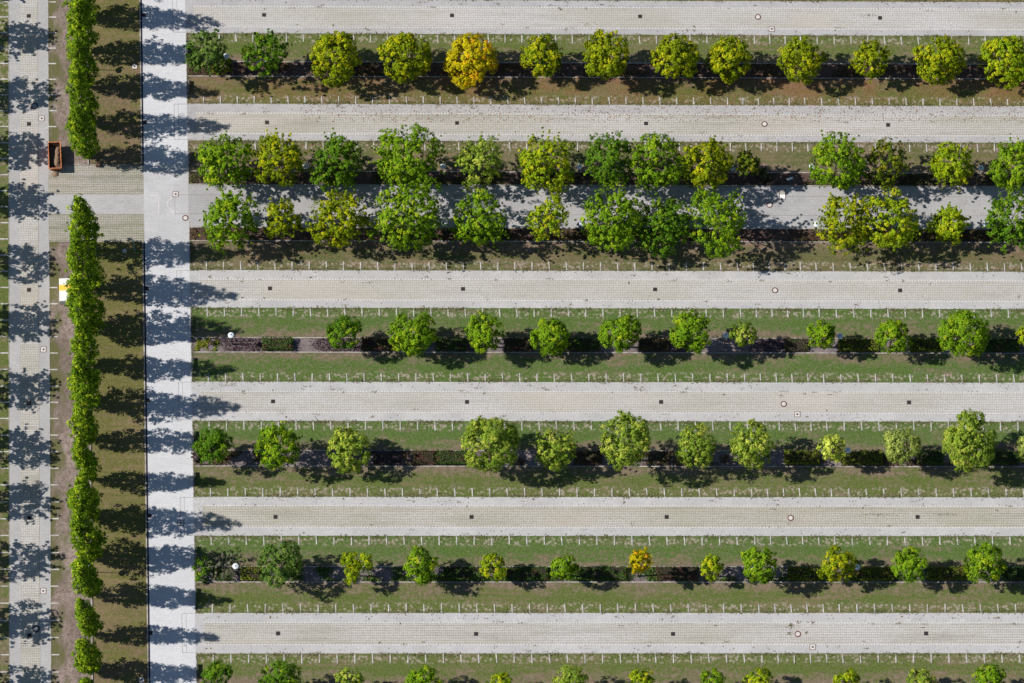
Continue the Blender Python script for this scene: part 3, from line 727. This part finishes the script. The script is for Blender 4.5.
def shrub(px, py, rx, h, pal, label, seed, dens=1.0, leaf=0.14):
    rng = np.random.default_rng(seed)
    q = at(px, py, h*0.5); sc = (at(px+1, py)-at(px, py)).length; R = rx*sc
    root = empty('shrub', (q.x, q.y, 0)); tag(root, label, 'shrub')
    mb = MB()
    for i in range(9):
        a = i*0.7+rng.uniform(0, .4); l = R*rng.uniform(0.5, 0.9)
        mb.tube([(0.05*math.cos(a), 0.05*math.sin(a), 0), (math.cos(a)*l*0.5, math.sin(a)*l*0.5, h*0.55), (math.cos(a)*l, math.sin(a)*l, h*0.95)], [0.045, 0.03, 0.012], 5)
    mb.build('stems', STEMM, root)
    A = crown_pts(rng, R, h*0.5, h*0.5, dens, 0.3, leaf, 0.3, 12)
    keep = A[0][:, 2] > 0.02; A = [a_[keep] for a_ in A]
    leaves_mesh('foliage', *A, LEAF[pal], rng, root)
STEMM = plain('pale_stems', (0.30, 0.28, 0.24), 0.9)
shrub(203, 566, 10, 2.8, 'green', 'leafy green shrub at the left end of the sixth tree row', 501)
shrub(203, 577, 7, 2.0, 'green', 'small leafy green shrub below the larger one at the left end of sixth tree row', 502)
shrub(223, 563, 18, 2.8, 'grey_twig', 'grey half bare shrub with thin pale branches beside the lamp in the sixth tree row', 503, 0.42, 0.11)
shrub(222, 65, 10, 1.2, 'olive', 'low olive shrub at the left end of the top tree row', 504, 0.8)
shrub(197, 58, 8, 1.8, 'green', 'leafy shrub filling the corner left of the top tree row', 505)
shrub(212, 344, 4, 0.6, 'hedge_red', 'small dark shrub in weedy soil at the left end of the fourth tree row', 506)
shrub(198, 455, 6, 1.0, 'purple', 'low purplish shrub at the left end of the fifth tree row', 507, 0.7)
shrub(765, 176, 7, 0.8, 'scrub', 'low brown shrub in the second tree row between the two grey kerbs', 508, 0.7)
shrub(1000, 232, 8, 0.9, 'scrub', 'low brown shrub near the right end of the third tree row', 509, 0.7)

# low plants and weeds in the beds (uncountable)
def cover(name, u0, u1, v0, v1, pal, n_, patch, label, seed, size=0.09, h=0.25, thr=0.5):
    rng = np.random.default_rng(seed)
    A0 = np.array(P(u0, v0)); A1 = np.array(P(u1, v0)); B0 = np.array(P(u0, v1)); B1 = np.array(P(u1, v1))
    s = rng.random(n_*3); t = rng.random(n_*3)
    pts = (A0*(1-s)[:, None]+A1*s[:, None])*(1-t)[:, None]+(B0*(1-s)[:, None]+B1*s[:, None])*t[:, None]
    f = np.zeros(len(s))
    for k in range(5):
        w_ = rng.normal(size=2)*patch*(1+k*0.7); f += np.sin(pts[:, 0]*w_[0]+pts[:, 1]*w_[1]+rng.uniform(0, 6))/(1+k*0.4)
    f = f+rng.normal(size=len(f))*0.4
    keep = f > np.quantile(f, 1-1/3.0*1.0)
    pts = pts[keep][:n_]
    m_ = len(pts)
    pts[:, 2] = 0.03+rng.random(m_)**1.5*h
    N = unit(np.array([0, 0, 1.0])+rng.normal(size=(m_, 3))*0.6)
    o = leaves_mesh(name, pts, N, size*rng.uniform(0.6, 1.5, m_), rng.random(m_), np.clip(rng.random(m_), 0, 1), LEAF[pal], rng)
    return tag(o, label, 'low plants', None, 'stuff')
beds = [(61.5, 76, 'hedge_red', 'top', 2200), (171, 184, 'scrub', 'second', 2600), (228, 240.5, 'hedge_red', 'third', 2600), (337.5, 352, 'purple', 'fourth', 2200),
        (450.3, 466, 'hedge_red', 'fifth', 3200), (566.5, 582, 'hedge_green', 'sixth', 4000), (684, 699, 'hedge_green', 'bottom', 3000)]
for i, (v0, v1, pal, nm, n_) in enumerate(beds):
    cover('ground_cover', UR+2, 1060, v0+0.7, v1-0.7, pal, n_*3, 0.5, f"low dark plants and twigs covering the soil of the {nm} tree row's bed", 600+i, 0.12, 0.35)
cover('weeds', UR+2, 222, 338.3, 351.3, 'hedge_lime', 700, 0.9, 'yellowish weeds at the left end of the bed in the fourth tree row', 620, 0.10, 0.25)

# grass and weeds growing over the edges of the paving
rng = np.random.default_rng(640); P_ = []
for (a0, b0, *_r) in LANES[1:7]:
    for vv in (a0, b0):
        sgn = -1 if vv == a0 else 1
        A0 = np.array(P(UR+1, vv)); A1 = np.array(P(1060, vv)); n_ = 5200
        t = rng.random(n_); p = A0*(1-t)[:, None]+A1*t[:, None]
        f = np.sin(p[:, 0]*1.3+vv)+np.sin(p[:, 0]*0.37+vv*2)+np.sin(p[:, 0]*4.1)*0.6+rng.normal(size=n_)*0.7
        p = p[f > 0.1]
        p[:, 1] -= sgn*0.18; p[:, 1] += rng.normal(size=len(p))*0.17; p[:, 2] = 0.04+rng.random(len(p))*0.07
        P_.append(p)
for vv in (UR,):
    A0 = np.array(P(UR+0.3, 0)); A1 = np.array(P(UR+0.3, 690)); n_ = 2500
    t = rng.random(n_); p = A0*(1-t)[:, None]+A1*t[:, None]; p[:, 0] += np.abs(rng.normal(size=n_))*0.3; p[:, 2] = 0.06+rng.random(n_)*0.06
    py_ = np.array([proj(q_)[1] for q_ in p]); ok = np.zeros(n_, bool)
    for (v0, v1, *_r) in ISL: ok |= (py_ > v0) & (py_ < v1)
    P_.append(p[ok & (rng.random(n_) < 0.8)])
P_ = np.concatenate(P_); m_ = len(P_)
LEAF['tuft'] = leaf_mat('leaf_tuft', (0.075, 0.100, 0.030), (0.150, 0.150, 0.060), (0.22, 0.19, 0.12), 0.35, 0.1)
tag(leaves_mesh('grass_tufts', P_, unit(np.array([0, 0, 1.0])+rng.normal(size=(m_, 3))*0.5), 0.075*rng.uniform(0.6, 1.6, m_), rng.random(m_), rng.random(m_), LEAF['tuft'], rng),
    'short grass tufts and weeds growing over the edges of the pale paving', 'grass', None, 'stuff')

# pale worn lines at the junction, and dirt lying in clusters on the lanes
def pline(pts, w_, z):
    mb = MB()
    for (x0, y0), (x1, y1) in zip(pts[:-1], pts[1:]):
        a_, b_ = at(x0, y0, 0.029), at(x1, y1, 0.029); n_ = (b_-a_).cross(Vector((0, 0, 1))).normalized()*w_/2
        bot = [a_-n_, b_-n_, b_+n_, a_+n_]; mb.hexa(bot[::-1] if (b_-a_).cross(n_).z < 0 else bot, [p+Vector((0, 0, z-0.029)) for p in (bot[::-1] if (b_-a_).cross(n_).z < 0 else bot)])
    return mb
for pts in ([(151, 195.6), (157.6, 195.6)], [(158.6, 196), (158.8, 213)], [(172.5, 188), (170.6, 192)], [(171.5, 197.5), (167.2, 202), (167.0, 206), (170, 209), (174.5, 213)]):
    struct(pline(pts, 0.10, 0.0345).build('worn_line', CONC2))
def clusters(name, spots, pal, label, seed, size=0.06):
    rng = np.random.default_rng(seed); pts = []
    for (x_, y_, rx, ry, n_) in spots:
        for _ in range(n_): pts.append(at(x_+rng.normal()*rx, y_+rng.normal()*ry, 0.045+rng.random()*0.03))
    pts = np.array(pts); m_ = len(pts); N = unit(np.array([0, 0, 1.0])+rng.normal(size=(m_, 3))*0.2)
    return tag(leaves_mesh(name, pts, N, size*rng.uniform(0.6, 1.5, m_), rng.random(m_), rng.random(m_), LEAF[pal], rng), label, 'debris', None, 'stuff')
LEAF['dirt'] = leaf_mat('leaf_dirt', (0.07, 0.055, 0.035), (0.15, 0.12, 0.085), (0.10, 0.11, 0.05), 0.3, 0.02)
rs = np.random.default_rng(88); spots = [(790.5, 625, 1.5, 1, 40), (798, 622, 1, 1, 30), (812.5, 623, 0.8, 0.8, 25), (789, 633, 1.5, 1, 40), (806.5, 632.5, 0.8, 0.7, 25), (791, 627, 3, 1.5, 40), (228, 385, 5, 1.2, 60),
    (243, 391, 1, 0.7, 20), (880, 514.5, 8, 0.6, 60), (945, 514.5, 10, 0.6, 50), (640, 389, 3, 0.8, 30), (683, 392, 2, 0.6, 20), (868, 15, 6, 0.6, 40), (845, 122, 2, 0.8, 30)]
for (a0, b0, *_r) in LANES[1:7]:
    for _ in range(44):
        u_ = rs.uniform(UR+5, 1020); v_ = a0+(b0-a0)*(rs.choice([0.05, 0.12, 0.25, 0.27, 0.75, 0.9])+rs.normal()*0.04)
        spots.append((u_, v_+3*(600-v_)/565*(u_-200)/820, rs.uniform(0.4, 2.5), rs.uniform(0.3, 0.8), int(rs.integers(5, 20))))
clusters('dirt', spots, 'dirt', 'small clusters of brown dirt and dead moss lying on the pale lanes', 641, 0.055)

# fallen leaves on the paving and grass round the golden trees
def scatter(name, x0, x1, y0, y1, pal, n_, label, seed, size=0.06):
    rng = np.random.default_rng(seed)
    pts = []
    for _ in range(n_):
        x_ = rng.uniform(x0, x1); y_ = y0+(y1-y0)*rng.random()**1.3
        pts.append(at(x_, y_, 0.05))
    pts = np.array(pts); N = unit(np.array([0, 0, 1.0])+rng.normal(size=(n_, 3))*0.15)
    o = leaves_mesh(name, pts, N, size*rng.uniform(0.6, 1.4, n_), rng.random(n_), rng.random(n_), LEAF[pal], rng)
    return tag(o, label, 'fallen leaves', None, 'stuff')
LEAF['litter'] = leaf_mat('leaf_litter', (0.20, 0.085, 0.035), (0.30, 0.15, 0.07), (0.12, 0.07, 0.04), 0.3, 0.05)
scatter('fallen_leaves', 300, 1030, 78, 122, 'litter', 5200, 'brown fallen leaves on the grass and paving below the top tree row', 630, 0.085)
scatter('fallen_leaves', 200, 1030, 236, 262, 'litter', 2200, 'brown fallen leaves on the grass below the third tree row', 631, 0.085)

# ------------------------------------------------------------------ lamps
def lamp_proto():
    root = empty('street_lamp', (0, 0, 0))
    mb = MB(); mb.lathe([(0.11, 0), (0.11, 0.9), (0.055, 0.95), (0.045, 3.75), (0.10, 3.78), (0.10, 3.92)], 10); mb.build('pole', DKSTEEL, root)
    mb = MB(); mb.lathe([(0.10, 3.86), (0.34, 3.92), (0.44, 3.98), (0.45, 4.02), (0.40, 4.09), (0.22, 4.17), (0.10, 4.20)], 22); mb.build('lamp_shade', LAMPW, root)
    mb = MB(); mb.lathe([(0.09, 4.195), (0.09, 4.24), (0.05, 4.27)], 12); mb.build('cap', DKSTEEL, root)
    return root
LP = lamp_proto(); first = True
LAMPS = [(87.5, 58.5, 'street lamp half hidden in the upper line of narrow trees'), (89.5, 564, 'street lamp hidden in the lower line of narrow trees'),
 (226, 56, 'round headed lamp at the left end of the top tree row'),
 (305.5, 166, 'leftmost round headed lamp in the second tree row'), (443, 166, 'round headed lamp after the fourth tree of the second tree row'), (579.5, 166.5, 'round headed lamp after the sixth tree of the second tree row'),
 (733, 168, 'round headed lamp beside the small olive tree of the second tree row'), (812, 166.5, 'white round headed lamp left of the eleventh tree in the second tree row'), (981, 168, 'rightmost round headed lamp in the second tree row'),
 (307, 222.5, 'leftmost round headed lamp in the third tree row'), (444.5, 222.5, 'round headed lamp after the fourth tree of the third tree row'), (582, 223, 'round headed lamp after the sixth tree of the third tree row'),
 (816.5, 224, 'white round headed lamp left of the tenth tree in the third tree row'), (985.5, 224, 'rightmost round headed lamp in the third tree row'),
 (231, 335, 'bright white round headed lamp at the left end of the fourth tree row'), (726, 335, 'round headed lamp beside the small seventh tree of the fourth tree row'), (840, 336, 'rightmost round headed lamp in the fourth tree row'),
 (733.5, 450.5, 'round headed lamp left of the eighth tree in the fifth tree row'), (848, 450, 'round headed lamp right of the pale yellow tree in the fifth tree row'),
 (235.6, 566, 'bright round headed lamp beside the grey bare shrub in the sixth tree row'), (751, 566, 'round headed lamp hidden under the eighth tree of the sixth tree row'), (857, 567, 'rightmost round headed lamp in the sixth tree row')]
def copy_tree(o, parent=None):
    c = o.copy(); COL.objects.link(c); c.parent = parent
    for ch in o.children: copy_tree(ch, c)
    return c
for i, (px, py, lab) in enumerate(LAMPS):
    o = LP if i == 0 else copy_tree(LP)
    q = at(px, py, 4.1); o.location = (q.x, q.y, 0.01); o.rotation_euler.z = i*0.9
    tag(o, lab, 'lamp', 'round headed lamps')

# ------------------------------------------------------------------ manholes and drains
def drain_proto():
    root = empty('drain_grate', (0, 0, 0))
    mb = MB(); a_ = 0.29; b_ = 0.25
    for (x0, x1, y0, y1) in ((-a_, a_, -a_, -b_), (-a_, a_, b_, a_), (-a_, -b_, -b_, b_), (b_, a_, -b_, b_)): mb.box(x0, x1, y0, y1, 0.02, 0.055)
    mb.build('frame', DKRUST, root)
    mb = MB(); mb.box(-b_, b_, -b_, b_, 0.02, 0.035)
    for k in range(5): mb.box(-b_+0.02, b_-0.02, -b_+0.04+k*0.095, -b_+0.08+k*0.095, 0.035, 0.05)
    mb.build('grate', IRON, root)
    return root
DP = drain_proto(); k = 0
DR = [[(264,15),(452,15.5),(640,16.5),(880,18)],[(267,122.5),(457,123),(646,123.5),(888,125)],[(270,288.5),(463,289),(655,289.5),(900,290.5)],[(273,401.5),(467,402),(661,402),(909,402.5)],
      [(275.5,517),(471.5,517),(666.5,517),(917.5,517)],[(278,633.5),(476,634),(673,634),(926,633.5)]]
LN = ['topmost lane', 'second lane from the top', 'third lane from the top', 'fourth lane from the top', 'second lane from the bottom', 'bottommost lane']
dl = []
for r_, row in enumerate(DR):
    for i, (px, py) in enumerate(row): dl.append((px, py, f"square drain grate, {ORD[i]} from the left in the {LN[r_]}"))
for i, py in enumerate([16, 124, 290, 403, 518, 635.5]): dl.append((28.7+i*0.15, py, f"dark square drain grate, {ORD[i]} from the top in the left road"))
for i, (px, py) in enumerate([(143.8, 15), (144.8, 122.5), (147, 288.5), (148, 400.5), (149.5, 516), (150.7, 633)]): dl.append((px, py, f"dark square drain grate beside the black channel, {ORD[i]} from the top in the main road"))
for i, (px, py, lab) in enumerate(dl):
    o = DP if i == 0 else copy_tree(DP)
    q = at(px, py, 0); o.location = (q.x, q.y, 0); o.rotation_euler.z = -ROT
    tag(o, lab, 'drain', 'square drain grates')
def cover_proto():
    root = empty('manhole_cover', (0, 0, 0))
    mb = MB(); n_ = 24; v = []; f = []
    prof = [(0.46, 0.03), (0.46, 0.05), (0.31, 0.05), (0.31, 0.03)]
    for r, z in prof:
        for i in range(n_): a_ = 2*math.pi*i/n_; v.append((r*math.cos(a_), r*math.sin(a_), z))
    for j in range(4):
        for i in range(n_): i2 = (i+1) % n_; j2 = (j+1) % 4; f.append((j*n_+i, j*n_+i2, j2*n_+i2, j2*n_+i))
    mb.add(v, f); mb.build('rim', RUST, root)
    mb = MB(); mb.lathe([(0.305, 0.03), (0.305, 0.047), (0.28, 0.053)], 24); mb.build('lid', CONC, root)
    return root
CP = cover_proto()
ML = [(758, 17, 'in the topmost lane'), (764.5, 124, 'in the second lane from the top'), (769.6, 205, 'in the grey middle lane'), (775, 290.4, 'in the third lane from the top'),
      (783.7, 404, 'in the fourth lane from the top'), (790.6, 518, 'in the second lane from the bottom'), (797.8, 634, 'in the bottommost lane'), (185.4, 218, 'where the middle lane meets the main road')]
for i, (px, py, w_) in enumerate(ML):
    o = CP if i == 0 else copy_tree(CP)
    q = at(px, py, 0); o.location = (q.x, q.y, 0.002); tag(o, 'round manhole cover with rusty rim '+w_, 'manhole cover', 'round manhole covers')
dk = empty('manhole_cover', (0, 0, 0))
mb = MB(); mb.lathe([(0.55, 0.03), (0.55, 0.05), (0.36, 0.051), (0.36, 0.049)], 24); mb.build('rim', IRON, dk)
mb = MB(); mb.lathe([(0.355, 0.052), (0.355, 0.060), (0.3, 0.064)], 24); mb.build('lid', STEEL, dk)
for i, (px, py, w_) in enumerate([(34.5, 106, 'upper part of the left road'), (36, 629, 'lower part of the left road')]):
    o = dk if i == 0 else copy_tree(dk)
    q = at(px, py, 0); o.location = (q.x, q.y, 0.002); tag(o, 'round manhole cover with black rim in the '+w_, 'manhole cover', 'black rimmed manhole covers')
def plate_proto():
    root = empty('inspection_cover', (0, 0, 0))
    mb = MB(); mb.box(-0.36, 0.36, -0.36, 0.36, 0.02, 0.052, 0.01, 0.01); mb.build('slab', CONC, root)
    mb = MB(); mb.box(-0.13, 0.13, -0.13, 0.13, 0.04, 0.064, 0.01, 0.01); mb.build('lid', IRON, root)
    mb = MB()
    for (x0, x1, y0, y1) in ((-.44, .44, -.44, -.38), (-.44, .44, .38, .44), (-.44, -.38, -.38, .38), (.38, .44, -.38, .38)): mb.box(x0, x1, y0, y1, 0.02, 0.045)
    mb.build('frame', RUST, root)
    return root
PP = plate_proto()
PLT = [(175.7, 194.3, 'where the crossing meets the main road'), (771.7, 29, 'at the lower edge of the topmost lane'), (797.3, 414.3, 'in the fourth lane from the top'), (812.7, 647, 'in the bottommost lane'),
       (180.6, 523, 'in the main road at the entry of the second lane from bottom'), (134.6, 66.5, 'in the dry grass beside the black channel near the top'),
       (41.7, 118.5, 'in the left road below its upper round cover'), (43.2, 591, 'in the left road above its lower round cover'), (43.5, 349.5, 'in the middle part of the left road'), (141.4, 680, 'in the grass beside the black channel near the bottom')]
for i, (px, py, w_) in enumerate(PLT):
    o = PP if i == 0 else copy_tree(PP)
    q = at(px, py, 0); o.location = (q.x, q.y, 0.0); o.rotation_euler.z = -ROT; tag(o, 'pale square cover '+w_, 'cover', 'pale square covers')
q = at(782.4, 194.5, 0); root = empty('inspection_cover', q, -ROT); tag(root, 'pale rectangular cover with rusty frame at the top of the grey middle lane', 'cover')
mb = MB()
for (x0, x1, y0, y1) in ((-.48, .48, -.76, -.68), (-.48, .48, .68, .76), (-.48, -.40, -.68, .68), (.40, .48, -.68, .68)): mb.box(x0, x1, y0, y1, 0.02, 0.055)
mb.build('frame', RUST, root)
mb = MB(); mb.box(-.39, .39, .02, .67, 0.02, 0.048); mb.build('lid', KERB, root)
mb = MB(); mb.box(-.39, .39, -.67, -.02, 0.02, 0.05); mb.build('lid', WHITE, root)

# ------------------------------------------------------------------ low barriers at the island ends
def barrier_proto():
    root = empty('low_barrier', (0, 0, 0))
    for sy in (-0.8, 0.8):
        mb = MB(); mb.box(-0.05, 0.05, sy-0.05, sy+0.05, 0, 0.62); mb.build('post', DKSTEEL, root)
    mb = MB(); mb.box(0.055, 0.10, -1.05, 1.05, 0.18, 0.66); mb.build('board', DKSTEEL, root)
    mb = MB(); mb.box(-0.055, 0.053, -1.05, 1.05, 0.625, 0.68); mb.build('top_rail', STEEL, root)
    return root
BP = barrier_proto()
BL = [(187.8, 47, 'above the bed of the top tree row'), (188.4, 87, 'below the bed of the top tree row'), (189.2, 158, 'left of the second tree row'), (189.8, 252, 'below the third tree row'),
      (190.9, 325, 'above the bed of the fourth tree row'), (192.3, 364, 'below the bed of the fourth tree row'), (193.5, 437.5, 'above the bed of the fifth tree row'), (194, 478.5, 'below the bed of the fifth tree row'),
      (195.2, 553, 'above the bed of the sixth tree row'), (195.6, 595, 'below the bed of the sixth tree row'), (196.7, 671, 'above the bottom tree row')]
for i, (px, py, w_) in enumerate(BL):
    o = BP if i == 0 else copy_tree(BP)
    q = at(px, py, 0.3); o.location = (q.x, q.y, 0.01); o.rotation_euler.z = -ROT
    tag(o, 'low dark barrier board at the main road, '+w_, 'barrier', 'low barriers at the island ends')

# ------------------------------------------------------------------ skip container with spoil
zt = 1.65
c = [at(47.9, 142.2, zt), at(60.3, 141.8, zt), at(61.4, 168.0, zt), at(48.8, 168.6, zt)]
ctr = sum(c, Vector())/4; ctr.z = 0.03
root = empty('skip_container', ctr); tag(root, 'orange open skip container part filled with brown soil beside the left road', 'container')
cl = [p-ctr for p in c]
def ins(pts, d, z, dend=0.0):
    m_ = sum(pts, Vector())/4; out = []
    for i, p in enumerate(pts):
        q_ = p.copy(); q_.x += -d if p.x > m_.x else d; q_.y += -(d+dend) if p.y > m_.y else (d+dend); q_.z = z; out.append(q_)
    return out
zt0 = zt-0.03
O_t = ins(cl, 0.02, zt0-0.06); O_b = ins(cl, 0.14, 0.16, 0.18); I_t = ins(cl, 0.08, zt0-0.06); I_b = ins(cl, 0.20, 0.24, 0.18)
mb = MB()
mb.add(O_t+O_b, [(i, (i+1) % 4, (i+1) % 4+4, i+4) for i in range(4)]+[(4, 5, 6, 7)])
mb.add(O_t+I_t, [(i, (i+1) % 4, (i+1) % 4+4, i+4) for i in range(4)])
for s_ in range(4):                                    # outside ribs
    a0, a1 = O_t[s_], O_t[(s_+1) % 4]; b0, b1 = O_b[s_], O_b[(s_+1) % 4]
    nn = 6 if s_ % 2 else 3
    nrm = (a1-a0).cross(Vector((0, 0, 1))).normalized()
    if nrm.dot((a0+a1)/2) < 0: nrm = -nrm
    for k in range(1, nn):
        t = k/nn; pa = a0.lerp(a1, t); pb = b0.lerp(b1, t); dd = (a1-a0).normalized()*0.05
        mb.hexa([pb-dd, pb+dd, pb+dd+nrm*0.07, pb-dd+nrm*0.07], [pa-dd, pa+dd, pa+dd+nrm*0.07, pa-dd+nrm*0.07])
mb.build('shell', ORANGE, root)
mb = MB(); mb.add(I_t+I_b, [(i, (i+1) % 4, (i+1) % 4+4, i+4) for i in range(4)]+[(4, 5, 6, 7)]); mb.build('lining', INNER, root)
mb = MB(); A_ = ins(cl, -0.04, zt0-0.055); B_ = ins(cl, 0.09, zt0-0.055)
for i in range(4):
    j = (i+1) % 4
    up_ = Vector((0, 0, 0.09)); mb.hexa([A_[i], A_[j], B_[j], B_[i]], [A_[i]+up_, A_[j]+up_, B_[j]+up_, B_[i]+up_])
mb.build('rim', ORANGE, root)
for sx in (-1, 1):
    mb = MB(); mb.box(sx*0.5-0.06, sx*0.5+0.06, -1.8, 1.8, 0, 0.16); mb.build('skid', DKSTEEL, root)
# soil inside
rng = np.random.default_rng(77)
nx, ny = 14, 26; v = []; f = []
m0 = ins(cl, 0.24, 0, 0.16)
xs0, xs1 = min(p.x for p in m0), max(p.x for p in m0); ys0, ys1 = min(p.y for p in m0), max(p.y for p in m0)
for j in range(ny+1):
    for i in range(nx+1):
        tx, ty = i/nx, j/ny
        z = 0.45+0.85*math.exp(-((tx-0.70)/0.42)**2-((ty-0.28)/0.26)**2)+0.60*math.exp(-((tx-0.7)/0.3)**2-((ty-0.75)/0.25)**2)+rng.normal()*0.035
        v.append((xs0+(xs1-xs0)*tx, ys0+(ys1-ys0)*ty, z))
for j in range(ny):
    for i in range(nx): k = j*(nx+1)+i; f.append((k, k+1, k+nx+2, k+nx+1))
o = mesh_obj('soil_heap', v, f, SPOIL, None, None, ctr); tag(o, 'brown soil heap lying inside the orange skip container', 'soil')
mb = MB(); mb.lathe([(0.5, 0), (0.42, 0.12), (0.22, 0.24), (0.05, 0.28)], 12); mb.v = [p+Vector((rng.normal()*0.04, rng.normal()*0.04, 0)) for p in mb.v]
o = mb.build('soil_heap', SPOIL, None, at(55.2, 174, 0.026)); tag(o, 'small reddish soil pile on the paving just below the skip container', 'soil')

# ------------------------------------------------------------------ white trailer with yellow band
zt = 2.25
c = [at(59.0, 278.4, zt), at(70.5, 278.0, zt), at(70.9, 300.6, zt), at(59.4, 301.0, zt)]
ctr = sum(c, Vector())/4; ctr.z = 0.0
L = (c[0]-c[3]).length; Wd = (c[1]-c[0]).length
root = empty('trailer', ctr, math.atan2((c[0]-c[3]).y, (c[0]-c[3]).x)-math.pi/2); tag(root, 'white box trailer with a yellow band over its roof under the narrow trees', 'trailer')
mb = MB(); mb.box(-Wd/2, Wd/2, -L/2, L/2, 0.5, 2.2); mb.box(-Wd/2+0.04, Wd/2-0.04, -L/2+0.04, L/2-0.04, 2.2, 2.25); mb.build('body', WHITE, root)
mb = MB(); mb.box(-Wd/2-0.006, Wd/2+0.006, -0.15, 0.75, 0.52, 2.256); mb.build('band', YELLOW, root)
for sx in (-1, 1):
    wh = empty('wheel', (sx*(Wd/2-0.02), 0, 0.33)); wh.parent = root; wh.rotation_euler = (0, math.pi/2, 0)
    mb = MB(); mb.lathe([(0.22, -0.1), (0.33, -0.09), (0.33, 0.09), (0.22, 0.1)], 20); mb.build('tyre', TYRE, wh)
    mb = MB(); mb.lathe([(0.21, -0.11), (0.21, 0.11), (0.08, 0.13)], 16); mb.build('rim', STEEL, wh)
    mb = MB(); mb.box(sx*(Wd/2-0.2)-0.08, sx*(Wd/2-0.2)+0.08, -L/2-0.03, -L/2, 0.6, 0.75); mb.build('rear_light', RED, root)
mb = MB(); mb.box(-0.05, 0.05, L/2, L/2+1.2, 0.42, 0.52); mb.tube([(0, L/2+1.0, 0), (0, L/2+1.0, 0.6)], [0.04, 0.04], 8); mb.build('drawbar', STEEL, root)

# ------------------------------------------------------------------ small things
q = at(134.6, 250, 0); root = empty('sign_post', q); tag(root, 'slim teal post standing in the tree shade beside the black channel', 'post')
mb = MB(); mb.lathe([(0.09, 0), (0.09, 0.06), (0.06, 0.08), (0.06, 3.4), (0.03, 3.45)], 10); mb.build('pole', TEAL, root)
mb = MB(); mb.lathe([(0.16, 0), (0.16, 0.05), (0.10, 0.07)], 12); mb.build('base_plate', TEAL, root)
q = at(124.6, 251, 0.0); root = empty('manhole_cover', q); tag(root, 'pale round cover in the shaded grass below the crossing', 'manhole cover')
mb = MB(); mb.lathe([(0.32, 0), (0.32, 0.06), (0.28, 0.075)], 20); mb.build('lid', CONC, root)
rng = np.random.default_rng(9)
v = [(0, 0, 0.12)]; f = []
for i in range(14):
    a_ = 2*math.pi*i/14; r = 0.30+0.13*math.sin(2*a_)+rng.normal()*0.05; v.append((r*1.5*math.cos(a_), r*0.8*math.sin(a_), 0.05+abs(rng.normal())*0.06))
f = [(0, i+1, (i+1) % 14+1) for i in range(14)]
o = mesh_obj('plastic_sheet', v+[(x_, y_, z_-0.03) for x_, y_, z_ in v], f+[(15, (i+1) % 14+16, i+16) for i in range(14)]+[(i+1, i+16, (i+1) % 14+16, (i+1) % 14+1) for i in range(14)], LAMPW, None, None, at(790, 179, 0.03))
tag(o, 'crumpled whitish sheet on the bed soil above the grey middle lane', 'sheet')
q = at(98, 166, 0); mb = MB(); mb.box(-0.28, 0.28, -0.24, 0.24, 0, 0.55, 0.04, 0.04); mb.box(-0.3, 0.3, -0.26, 0.26, 0.55, 0.6)
tag(mb.build('litter_bin', INNER, None, q), 'small dark brown box at the foot of the lowest tree above the crossing', 'box')
